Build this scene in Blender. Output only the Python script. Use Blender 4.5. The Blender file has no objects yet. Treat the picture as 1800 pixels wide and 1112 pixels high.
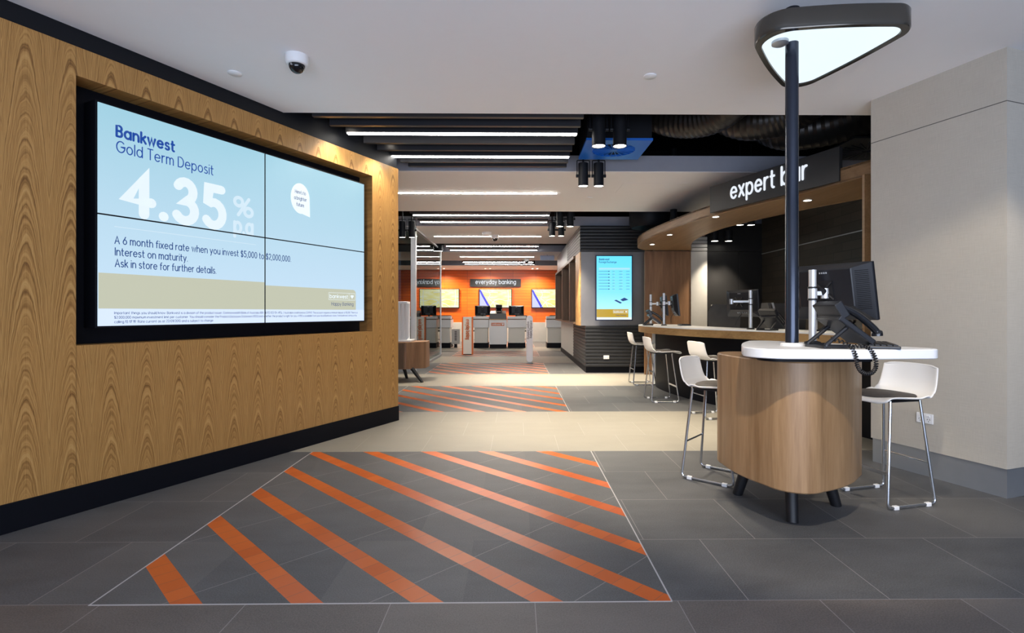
import bpy, math, random
from mathutils import Vector, Matrix
random.seed(4)
S = bpy.context.scene
C = S.collection
PI = math.pi

# ------------------------------------------------------------------ camera
cd = bpy.data.cameras.new('camera'); cam = bpy.data.objects.new('camera', cd); C.objects.link(cam)
cd.sensor_width = 36; cd.lens = 930 / 1800 * 36
cd.shift_x = -18 / 1800; cd.shift_y = -8 / 1800
cd.clip_start = .05
cam.location = (0, 0, 1.2); cam.rotation_euler = (PI / 2, 0, -math.radians(.7))
S.camera = cam
S.view_settings.view_transform = 'Standard'; S.view_settings.look = 'None'
S.view_settings.exposure = 0; S.view_settings.gamma = 1; S.view_settings.use_curve_mapping = False

# ------------------------------------------------------------------ world daylight and an added fill at the open shopfront
W = bpy.data.worlds.new('daylight'); S.world = W; W.use_nodes = True
W.node_tree.nodes['Background'].inputs[0].default_value = (.56, .70, 1, 1)
W.node_tree.nodes['Background'].inputs[1].default_value = .55

def lamp(name, kind, loc, energy, color=(1, 1, 1), rot=(0, 0, 0), parent=None, **kw):
    l = bpy.data.lights.new(name, kind); l.energy = energy; l.color = color
    for k, v in kw.items(): setattr(l, k, v)
    o = bpy.data.objects.new(name, l); C.objects.link(o); o.location = loc; o.rotation_euler = rot
    if parent: o.parent = parent
    return o
lamp('shopfront_fill', 'AREA', (.6, -2.2, 1.0), 280, (.70, .80, 1), (math.radians(128), 0, 0), shape='RECTANGLE', size=6, size_y=1.6)  # area fill added behind the camera, tilted up to brighten the ceiling
WARM = (1, .86, .66); NEUT = (1, .95, .88); COOL = (.86, .93, 1)

# ------------------------------------------------------------------ material helpers
class G:
    def __init__(s, name):
        s.mat = bpy.data.materials.new(name); s.mat.use_nodes = True
        s.t = s.mat.node_tree; s.n = s.t.nodes; s.b = s.n['Principled BSDF']
        s._co = None
    def put(s, sock, v):
        if hasattr(v, 'node'): s.t.links.new(v, sock)
        elif v is not None:
            if sock.type == 'RGBA' and len(v) == 3: v = (*v, 1)
            sock.default_value = v
    def m(s, op, a, b=None, c=None):
        n = s.n.new('ShaderNodeMath'); n.operation = op
        for i, v in enumerate((a, b, c)): s.put(n.inputs[i], v)
        return n.outputs[0]
    def co(s):
        if s._co is None: s._co = s.n.new('ShaderNodeTexCoord').outputs['Object']
        return s._co
    def xyz(s):
        n = s.n.new('ShaderNodeSeparateXYZ'); s.put(n.inputs[0], s.co()); return n.outputs
    def vec(s, x, y, z):
        n = s.n.new('ShaderNodeCombineXYZ')
        for i, v in enumerate((x, y, z)): s.put(n.inputs[i], v)
        return n.outputs[0]
    def scaled(s, sc, v=None):
        n = s.n.new('ShaderNodeMapping'); s.put(n.inputs[0], v or s.co()); n.inputs['Scale'].default_value = sc; return n.outputs[0]
    def noise(s, v, scale, detail=4, rough=.5, dist=0):
        n = s.n.new('ShaderNodeTexNoise'); s.put(n.inputs['Vector'], v); n.inputs['Scale'].default_value = scale
        n.inputs['Detail'].default_value = detail; n.inputs['Roughness'].default_value = rough; n.inputs['Distortion'].default_value = dist
        return n.outputs[0]
    def white(s, v):
        n = s.n.new('ShaderNodeTexWhiteNoise'); n.noise_dimensions = '3D'; s.put(n.inputs['Vector'], v); return n.outputs['Value']
    def mix(s, f, a, b, kind='MIX'):
        n = s.n.new('ShaderNodeMix'); n.data_type = 'RGBA'; n.blend_type = kind
        s.put(n.inputs[0], f); s.put(n.inputs[6], a); s.put(n.inputs[7], b); return n.outputs[2]
    def ramp(s, f, stops):
        n = s.n.new('ShaderNodeValToRGB'); s.put(n.inputs[0], f); e = n.color_ramp.elements
        while len(e) < len(stops): e.new(.5)
        for q, (p, c) in zip(e, stops): q.position = p; q.color = (*c, 1)
        return n.outputs[0]
    def rng(s, v, a, b, c, d):
        n = s.n.new('ShaderNodeMapRange'); s.put(n.inputs[0], v)
        for i, q in enumerate((a, b, c, d)): n.inputs[i + 1].default_value = q
        return n.outputs[0]
    def band(s, v, a, b):
        return s.m('MULTIPLY', s.m('GREATER_THAN', v, a), s.m('LESS_THAN', v, b))
    def bump(s, h, st=.3, d=.01):
        n = s.n.new('ShaderNodeBump'); s.put(n.inputs['Height'], h); n.inputs['Strength'].default_value = st; n.inputs['Distance'].default_value = d
        s.put(s.b.inputs['Normal'], n.outputs[0])
    def out(s, col=None, rough=None, metal=None, **kw):
        s.put(s.b.inputs['Base Color'], col); s.put(s.b.inputs['Roughness'], rough); s.put(s.b.inputs['Metallic'], metal)
        for k, v in kw.items(): s.put(s.b.inputs[k.replace('_', ' ')], v)
        return s.mat

def plain(name, col, rough=.5, metal=0, var=.06, **kw):
    g = G(name); nz = g.noise(g.co(), 9, 3)
    lo = tuple(c * (1 - var) for c in col); hi = tuple(min(1, c * (1 + var)) for c in col)
    return g.out(g.mix(nz, lo, hi), rough, metal, **kw)
def glow(name, col, st):
    g = G(name); g.out((.02, .02, .02), .3)
    g.put(g.b.inputs['Emission Color'], col); g.b.inputs['Emission Strength'].default_value = st
    return g.mat
def sr(r, g, b):
    f = lambda v: (v / 255 / 12.92) if v <= 10 else ((v / 255 + .055) / 1.055) ** 2.4
    return (f(r), f(g), f(b))
def oak(name, dark, light, axis='z', sc=1.0, rough=.42):
    g = G(name)
    s = {'z': (14, 14, .9), 'x': (.9, 14, 14), 'y': (14, .9, 14)}[axis]
    v = g.scaled(tuple(a * sc for a in s))
    big = g.noise(v, 1.0, 3, .5, .6); fine = g.noise(g.scaled(tuple(a * sc * 5 for a in s)), 1.3, 4, .6)
    f = g.m('ADD', g.m('MULTIPLY', big, .65), g.m('MULTIPLY', fine, .35))
    return g.out(g.ramp(f, [(.32, dark), (.5, tuple((a + b) / 2 for a, b in zip(dark, light))), (.68, light)]), rough)

# veneer with cathedral crown figure, one leaf every 0.21 m
def veneer():
    g = G('oak_crown_veneer'); x, y, z = g.xyz()
    t = g.m('SUBTRACT', g.m('DIVIDE', x, .21), .02)
    cell = g.m('FLOOR', t); fr = g.m('SUBTRACT', t, cell)
    v = g.m('MULTIPLY', g.m('ABSOLUTE', g.m('SUBTRACT', fr, .5)), 2)
    wob = g.noise(g.scaled((10, 1, 2.2)), 1.6, 3, .55)
    v2 = g.m('ADD', v, g.m('MULTIPLY', g.m('SUBTRACT', wob, .5), .22))
    zz = g.m('ADD', z, g.m('MULTIPLY', g.m('POWER', g.m('MAXIMUM', v2, 0), 2), .85))
    zz = g.m('ADD', zz, g.m('MULTIPLY', g.noise(g.scaled((24, 1, 9)), 1.0, 3), .055))
    zz = g.m('ADD', zz, g.m('MULTIPLY', g.white(g.vec(cell, 0, 0)), .02))
    n = g.noise(g.vec(0, 0, zz), 19, 3, .6)
    fine = g.noise(g.scaled((220, 1, 6)), 1, 3, .6)
    f = g.m('ADD', g.m('MULTIPLY', n, .80), g.m('MULTIPLY', fine, .20))
    col = g.ramp(f, [(.36, (.135, .058, .014)), (.45, (.315, .155, .044)), (.53, (.47, .250, .076)), (.64, (.57, .335, .118))])
    edge = g.m('POWER', g.m('MINIMUM', v, 1), 5)
    col = g.mix(g.m('MULTIPLY', edge, .30), col, (.49, .27, .085))
    # panel joints
    j = g.m('ADD', g.band(x, .342, .346), g.band(x, 2.925, 2.929))
    col = g.mix(g.m('MULTIPLY', j, .6), col, (.12, .06, .02))
    return g.out(col, g.rng(f, .3, .7, .42, .34), Specular_IOR_Level=.4)

# floor: dark tile bands with striped orange panels, pale tile bands between
def floor_mat():
    g = G('floor_tiles'); x, y, z = g.xyz()
    light = None
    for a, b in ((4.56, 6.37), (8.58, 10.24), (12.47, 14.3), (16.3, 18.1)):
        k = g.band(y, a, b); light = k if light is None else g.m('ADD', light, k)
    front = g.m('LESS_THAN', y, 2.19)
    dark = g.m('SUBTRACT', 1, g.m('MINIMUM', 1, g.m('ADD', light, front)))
    inx = g.band(x, -1.745, .648)
    panel = g.m('MULTIPLY', inx, dark)
    # tile grid
    row = g.m('FLOOR', g.m('DIVIDE', g.m('SUBTRACT', y, 2.19), .5925))
    ry = g.m('SUBTRACT', g.m('DIVIDE', g.m('SUBTRACT', y, 2.19), .5925), row)
    tx = g.m('DIVIDE', g.m('SUBTRACT', x, g.m('MULTIPLY', g.m('MODULO', g.m('ABSOLUTE', row), 2), .297)), .594)
    tx = g.m('ADD', tx, .37)
    colx = g.m('FLOOR', tx); fx = g.m('SUBTRACT', tx, colx)
    joint = g.m('MAXIMUM', g.m('LESS_THAN', ry, .006), g.m('LESS_THAN', fx, .006))
    rnd = g.white(g.vec(colx, row, 3))
    # diagonal coordinates in the panels
    d1 = g.m('ADD', x, y); d2 = g.m('MULTIPLY', g.m('SUBTRACT', x, y), .7071)
    ph = g.m('ADD', .77, g.m('MULTIPLY', g.m('GREATER_THAN', y, 5), 5.105))
    sf = g.m('FRACT', g.m('ADD', g.m('DIVIDE', g.m('SUBTRACT', d1, ph), .495), 20))
    stripe = g.m('MULTIPLY', g.m('LESS_THAN', sf, .272), panel)
    tj = g.m('LESS_THAN', g.m('FRACT', g.m('ADD', g.m('DIVIDE', d2, .1015), 50.3)), .035)
    dj = g.m('LESS_THAN', g.m('FRACT', g.m('ADD', g.m('DIVIDE', d2, .60), 50.3)), .006)
    edge = g.m('MULTIPLY', g.m('ADD', g.band(x, -1.75, -1.742), g.band(x, .645, .652)), dark)
    edge = g.m('ADD', edge, g.m('MULTIPLY', g.band(x, -1.75, .65), g.band(y, 2.183, 2.192)))
    nz = g.noise(g.scaled((1, 2.2, 1)), 2.6, 6, .62); sp = g.noise(g.co(), 160, 3, .7)
    mot = g.m('ADD', g.m('MULTIPLY', nz, .55), g.m('MULTIPLY', g.rng(sp, .34, .66, 0, 1), .45))
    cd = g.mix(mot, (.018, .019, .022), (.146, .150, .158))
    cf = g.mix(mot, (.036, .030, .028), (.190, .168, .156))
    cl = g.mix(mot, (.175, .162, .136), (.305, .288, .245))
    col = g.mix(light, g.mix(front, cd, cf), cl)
    col = g.mix(g.m('MULTIPLY', g.m('SUBTRACT', rnd, .5), .30), col, (.30, .28, .25))
    notp = g.m('SUBTRACT', 1, panel)
    jj = g.m('ADD', g.m('MULTIPLY', joint, notp), g.m('MULTIPLY', dj, panel))
    col = g.mix(g.m('MULTIPLY', jj, .48), col, (.40, .38, .37))
    orange = g.mix(g.white(g.vec(g.m('FLOOR', g.m('ADD', g.m('DIVIDE', d2, .1015), 50.3)), g.m('FLOOR', g.m('DIVIDE', d1, .495)), 1)), (.52, .105, .022), (.62, .140, .030))
    orange = g.mix(g.m('MULTIPLY', tj, .6), orange, (.18, .10, .07))
    col = g.mix(stripe, col, orange)
    col = g.mix(g.m('MULTIPLY', edge, .75), col, (.55, .54, .55))
    plainmot = g.m('MULTIPLY', g.m('SUBTRACT', mot, .5), g.m('SUBTRACT', 1, stripe)); g.bump(plainmot, .05, .004)
    rough = g.m('ADD', .54, g.m('MULTIPLY', stripe, -.26))
    g.put(g.b.inputs['Specular IOR Level'], g.m('SUBTRACT', .45, g.m('MULTIPLY', stripe, .22)))
    return g.out(col, g.m('ADD', rough, g.m('MULTIPLY', plainmot, .14)))

def linen():
    g = G('grey_linen_cladding')
    a = g.noise(g.scaled((300, 300, 12)), 1, 2); b = g.noise(g.scaled((10, 10, 260)), 1, 2); c = g.noise(g.co(), 5, 3)
    f = g.m('ADD', g.m('ADD', g.m('MULTIPLY', a, .4), g.m('MULTIPLY', b, .4)), g.m('MULTIPLY', c, .2))
    x, y, z = g.xyz()
    col = g.mix(f, (.38, .345, .29), (.63, .58, .50))
    col = g.mix(g.band(z, 2.552, 2.558), col, (.10, .09, .08))
    g.bump(f, .12, .003)
    return g.out(col, .8)
def brick_tiles(name, c1, c2, mortar, w, h, rough):
    g = G(name); x, y, z = g.xyz()
    n = g.n.new('ShaderNodeTexBrick'); g.put(n.inputs['Vector'], g.vec(g.m('ADD', x, y), z, 0))
    n.inputs['Color1'].default_value = (*c1, 1); n.inputs['Color2'].default_value = (*c2, 1); n.inputs['Mortar'].default_value = (*mortar, 1)
    n.inputs['Scale'].default_value = 1; n.inputs['Mortar Size'].default_value = .006; n.inputs['Brick Width'].default_value = w; n.inputs['Row Height'].default_value = h
    n.inputs['Bias'].default_value = 0; n.offset = 0 if w > .5 else .5
    return g.out(n.outputs[0], rough)
def screen_sky(name, st, top, mid, low, z0, z1):
    g = G(name); x, y, z = g.xyz()
    col = g.ramp(g.rng(z, z0, z1, 0, 1), [(0, low), (.45, mid), (1, top)])
    g.out((.01, .01, .01), .35); g.put(g.b.inputs['Emission Color'], col); g.b.inputs['Emission Strength'].default_value = st
    return g.mat
def glass():
    g = G('partition_glass'); n = g.n; t = g.t
    tr = n.new('ShaderNodeBsdfTransparent'); tr.inputs[0].default_value = (.66, .72, .70, 1)
    gl = n.new('ShaderNodeBsdfGlossy'); gl.inputs['Roughness'].default_value = .01; gl.inputs[0].default_value = (.9, .95, .95, 1)
    fr = n.new('ShaderNodeFresnel'); fr.inputs[0].default_value = 1.5
    mx = n.new('ShaderNodeMixShader'); t.links.new(fr.outputs[0], mx.inputs[0]); t.links.new(tr.outputs[0], mx.inputs[1]); t.links.new(gl.outputs[0], mx.inputs[2])
    t.links.new(mx.outputs[0], n['Material Output'].inputs[0]); return g.mat

M = dict(
    veneer=veneer(), floor=floor_mat(), linen=linen(), glass=glass(),
    ceiling=plain('ceiling_paint', (.87, .865, .88), .7, var=.01),
    black=plain('black_paint', (.009, .010, .013), .5, Specular_IOR_Level=.2),
    plenum=plain('black_plenum', (.004, .004, .006), .8, Specular_IOR_Level=.1),
    slat=plain('black_slat', (.022, .022, .026), .35),
    plinth=plain('black_plinth', (.0045, .005, .008), .5, Specular_IOR_Level=.15),
    bulkhead=plain('grey_bulkhead', (.30, .31, .36), .6),
    slatwall=plain('charcoal_slat_wall', (.017, .018, .021), .45),
    greypanel=plain('grey_satin_panel', (.22, .215, .22), .32, .35),
    palepanel=plain('pale_grey_panel', (.52, .51, .49), .4, .2),
    alu=plain('brushed_aluminium', (.42, .45, .49), .42, .75),
    steel=plain('chrome_steel', (.55, .57, .60), .22, .95),
    silver=plain('silver_tube', (.66, .68, .71), .32, .6),
    white=plain('white_laminate', (.80, .81, .83), .35, var=.01),
    shell=plain('white_plastic', (.82, .81, .80), .38, var=.01),
    pad=plain('charcoal_upholstery', (.055, .048, .044), .7, var=.15),
    oak=oak('oak_vertical', (.225, .125, .056), (.40, .245, .125), 'z'),
    oakx=oak('oak_edge', (.30, .155, .045), (.60, .36, .13), 'x', .6),
    oaktop=oak('oak_canopy', (.17, .095, .042), (.29, .18, .092), 'y', .5), oakedge=oak('oak_counter_edge', (.24, .13, .045), (.46, .285, .12), 'y', .55), oakf=oak('oak_fascia', (.19, .105, .045), (.34, .21, .105), 'y', .6),
    walnut=oak('brown_oak', (.155, .080, .040), (.29, .160, .085), 'z'),
    oakdark=oak('dark_oak', (.10, .06, .035), (.19, .12, .07), 'z'),
    leg=plain('black_leg', (.006, .006, .008), .5),
    plastic=plain('black_plastic', (.010, .011, .015), .34),
    gloss=plain('black_gloss', (.010, .011, .014), .12),
    bronze=plain('bronze_lacquer', (.075, .068, .058), .14, .5),
    polem=plain('dark_blue_pole', (.030, .037, .055), .20, .6),
    bluelit=plain('blue_light_paint', (.010, .14, .62), .4),  # blue light falling on the vent, put into its base colour
    duct=plain('black_foil_duct', (.035, .032, .030), .32, .5),
    orange=brick_tiles('orange_wall_tiles', (.70, .13, .012), (.62, .10, .008), (.28, .05, .008), .93, .115, .3),
    browntile=brick_tiles('brown_wall_tiles', (.018, .015, .012), (.036, .030, .024), (.009, .008, .007), .42, .13, .45),
    blackpanel=plain('black_wall_panel', (.016, .016, .017), .42, Specular_IOR_Level=.3),
    orangeflat=plain('orange_laminate', (.66, .14, .02), .4),
    desk=plain('cream_laminate', (.70, .68, .63), .4, var=.01),
    fabric=plain('grey_mesh_fabric', (.12, .115, .11), .8, var=.2),
    outlet=plain('white_outlet', (.85, .85, .86), .3, var=.01),
    dome=plain('smoked_dome', (.008, .008, .010), .06),
    e_slat=glow('lit_slat', (1, .95, .88), 34), e_line=glow('line_light', (1, .95, .85), 55), e_slat2=glow('lit_slat_far', (1, .95, .88), 70),
    e_spot=glow('spot_lens', (1, .93, .80), 22), e_diff=glow('lamp_diffuser', (.80, .92, 1), 1.08),
    e_down=glow('downlight_lens', (1, .9, .75), 14),
    navy=glow('screen_navy', sr(12, 70, 160), 1.0), navyd=glow('screen_dark_navy', sr(20, 62, 130), 1.0), swhite=glow('screen_white', sr(236, 248, 255), 1.05),
    sfig=glow('screen_figure_white', sr(232, 246, 254), 1.0), sfaint=glow('screen_pale', sr(212, 234, 248), 1.0),
    sband=glow('screen_beige', sr(196, 199, 178), 1.0), sstrip=glow('screen_strip', sr(216, 232, 255), 1.05),
    sgold=glow('screen_gold', sr(196, 160, 30), 1.0), sblue=glow('screen_blue', sr(20, 40, 225), 1.1), slav=glow('screen_lavender', sr(190, 195, 250), 1.2),
    smap=None, sred=glow('screen_red', sr(170, 40, 70), 1.0), sgrid=glow('screen_grid', sr(170, 225, 245), 1.1),
    sign=plain('dark_sign_board', (.020, .021, .024), .35), lettering=glow('lit_sign_letters', (.86, .92, 1), .95),
    orangetext=plain('orange_print', (.70, .16, .03), .5), greytext=plain('grey_print', (.12, .11, .12), .5),
)
M['sky'] = screen_sky('screen_sky', 1.0, sr(160, 208, 226), sr(190, 222, 242), sr(206, 230, 252), 1.1, 2.5)
M['fx'] = screen_sky('screen_cyan', 1.25, sr(96, 212, 242), sr(120, 218, 245), sr(190, 238, 250), 1.05, 2.3)
def map_mat():
    g = G('screen_map'); x, y, z = g.xyz()
    n = g.noise(g.scaled((1.2, 1, 4)), 2.2, 4, .6)
    col = g.ramp(n, [(.3, sr(232, 214, 110)), (.5, sr(238, 232, 160)), (.7, sr(244, 244, 214))])
    g.out((.01, .01, .01), .4); g.put(g.b.inputs['Emission Color'], col); g.b.inputs['Emission Strength'].default_value = 1.35
    return g.mat
M['smap'] = map_mat()

# ------------------------------------------------------------------ mesh helpers
class MB:
    def __init__(s): s.v = []; s.f = []
    def add(s, vs, fs, mat=None):
        k = len(s.v)
        s.v += [tuple(mat @ Vector(p)) if mat else tuple(p) for p in vs]
        s.f += [tuple(i + k for i in f) for f in fs]; return s
    def box(s, x0, x1, y0, y1, z0, z1, mat=None):
        return s.add([(x0, y0, z0), (x1, y0, z0), (x1, y1, z0), (x0, y1, z0), (x0, y0, z1), (x1, y0, z1), (x1, y1, z1), (x0, y1, z1)],
                     [(3, 2, 1, 0), (4, 5, 6, 7), (0, 1, 5, 4), (1, 2, 6, 5), (2, 3, 7, 6), (3, 0, 4, 7)], mat)
    def prism(s, poly, z0, z1, mat=None):
        n = len(poly)
        return s.add([(x, y, z0) for x, y in poly] + [(x, y, z1) for x, y in poly],
                     [tuple(range(n - 1, -1, -1)), tuple(range(n, 2 * n))] + [(i, (i + 1) % n, n + (i + 1) % n, n + i) for i in range(n)], mat)
    def ring(s, outer, inner, z0, z1):
        n = len(outer); P = [(x, y, z) for L, z in ((outer, z0), (outer, z1), (inner, z1), (inner, z0)) for x, y in L]
        return s.add(P, [(a * n + i, a * n + (i + 1) % n, ((a + 1) % 4) * n + (i + 1) % n, ((a + 1) % 4) * n + i) for a in range(4) for i in range(n)])
    def loft(s, loops, cap=True):
        n = len(loops[0]); P = [p for L in loops for p in L]
        F = [(a * n + i, a * n + (i + 1) % n, (a + 1) * n + (i + 1) % n, (a + 1) * n + i) for a in range(len(loops) - 1) for i in range(n)]
        if cap: F += [tuple(range(n - 1, -1, -1)), tuple(range((len(loops) - 1) * n, len(loops) * n))]
        return s.add(P, F)
    def tube(s, pts, r, n=10, closed=False):
        pts = [Vector(p) for p in pts]; L = len(pts); loops = []
        rr = r if isinstance(r, (list, tuple)) else [r] * L
        up = None
        for i, p in enumerate(pts):
            if closed: d = pts[(i + 1) % L] - pts[i - 1]
            else: d = pts[min(i + 1, L - 1)] - pts[max(i - 1, 0)]
            d.normalize()
            if up is None:
                up = Vector((0, 0, 1)) if abs(d.z) < .9 else Vector((1, 0, 0))
            a = d.cross(up).normalized(); b = a.cross(d).normalized(); up = b
            loops.append([tuple(p + (a * math.cos(t) + b * math.sin(t)) * rr[i]) for t in [2 * PI * k / n for k in range(n)]])
        if closed: loops.append(loops[0])
        return s.loft(loops, not closed)
    def cyl(s, p0, p1, r0, r1=None, n=24): return s.tube([p0, p1], [r0, r0 if r1 is None else r1], n)
    def lathe(s, prof, c=(0, 0, 0), n=28):
        loops = [[(c[0] + r * math.cos(2 * PI * k / n), c[1] + r * math.sin(2 * PI * k / n), c[2] + z) for k in range(n)] for r, z in prof]
        return s.loft(loops)
    def build(s, name, mat, parent=None, smooth=35, bevel=0, loc=None, rotz=0, solid=0, seg=2):
        me = bpy.data.meshes.new(name); me.from_pydata(s.v, [], s.f); me.update()
        if mat: me.materials.append(mat)
        o = bpy.data.objects.new(name, me); C.objects.link(o)
        if smooth and len(me.polygons):
            me.shade_smooth(); me.set_sharp_from_angle(angle=math.radians(smooth))
        if solid:
            m = o.modifiers.new('solid', 'SOLIDIFY'); m.thickness = solid; m.offset = 0
        if bevel:
            m = o.modifiers.new('bevel', 'BEVEL'); m.width = bevel; m.segments = seg; m.limit_method = 'ANGLE'; m.angle_limit = math.radians(40)
        if loc is not None: o.location = loc
        if rotz: o.rotation_euler[2] = rotz
        if parent: o.parent = parent
        return o

def thing(name, label, cat, loc=(0, 0, 0), rotz=0, group=None):
    o = bpy.data.objects.new(name, None); C.objects.link(o); o.empty_display_size = .05
    o.location = loc; o.rotation_euler[2] = rotz
    return tag(o, label, cat, group)
def tag(o, label, cat, group=None):
    o['label'] = label; o['category'] = cat
    if group: o['group'] = group
    return o
def struct(o, label=None, cat=None):
    o['kind'] = 'structure'
    if label: o['label'] = label; o['category'] = cat
    return o
def kids(o): return [c for c in o.children]
def copy_tree(o, parent=None):
    c = o.copy(); C.objects.link(c)
    if parent: c.parent = parent
    for ch in kids(o): copy_tree(ch, c)
    return c
def place(o, loc, rotz, label, group=None):
    o.location = loc; o.rotation_euler[2] = rotz; o['label'] = label
    if group: o['group'] = group
    return o
def round_path(pts, r, n=6):
    pts = [Vector(p) for p in pts]; out = [pts[0]]
    for a, b, c in zip(pts, pts[1:], pts[2:]):
        u = (a - b).normalized(); v = (c - b).normalized()
        k = min(r, (a - b).length * .49, (c - b).length * .49)
        p, q = b + u * k, b + v * k
        for i in range(n + 1):
            t = i / n; out.append((1 - t) ** 2 * p + 2 * t * (1 - t) * b + t * t * q)
    return out + [pts[-1]]
def round_poly(pts, rs, n=10):
    L = len(pts); out = []
    for i in range(L):
        a, b, c = Vector(pts[i - 1]), Vector(pts[i]), Vector(pts[(i + 1) % L]); r = rs[i] if isinstance(rs, (list, tuple)) else rs
        u = (a - b).normalized(); v = (c - b).normalized(); half = u.angle(v) / 2
        k = r / math.tan(half); ctr = b + (u + v).normalized() * (r / math.sin(half))
        p = b + u * k - ctr; q = b + v * k - ctr
        a0 = math.atan2(p.y, p.x); a1 = math.atan2(q.y, q.x); d = (a1 - a0 + PI) % (2 * PI) - PI
        for j in range(n + 1):
            t = a0 + d * j / n; out.append((ctr.x + r * math.cos(t), ctr.y + r * math.sin(t)))
    return out
def spline(pts, n=8):
    out = []; P = [pts[0]] + list(pts) + [pts[-1]]
    for i in range(1, len(P) - 2):
        a, b, c, d = [Vector(q) for q in P[i - 1:i + 3]]
        for k in range(n):
            t = k / n; out.append(tuple(.5 * (2 * b + (c - a) * t + (2 * a - 5 * b + 4 * c - d) * t * t + (3 * b - a - 3 * c + d) * t ** 3)))
    return out + [tuple(pts[-1])]
def offset_line(pts, d):
    out = []
    for i, p in enumerate(pts):
        a = Vector(pts[max(i - 1, 0)]); b = Vector(pts[min(i + 1, len(pts) - 1)]); t = (b - a).normalized()
        out.append((p[0] + t.y * d, p[1] - t.x * d))
    return out

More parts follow.
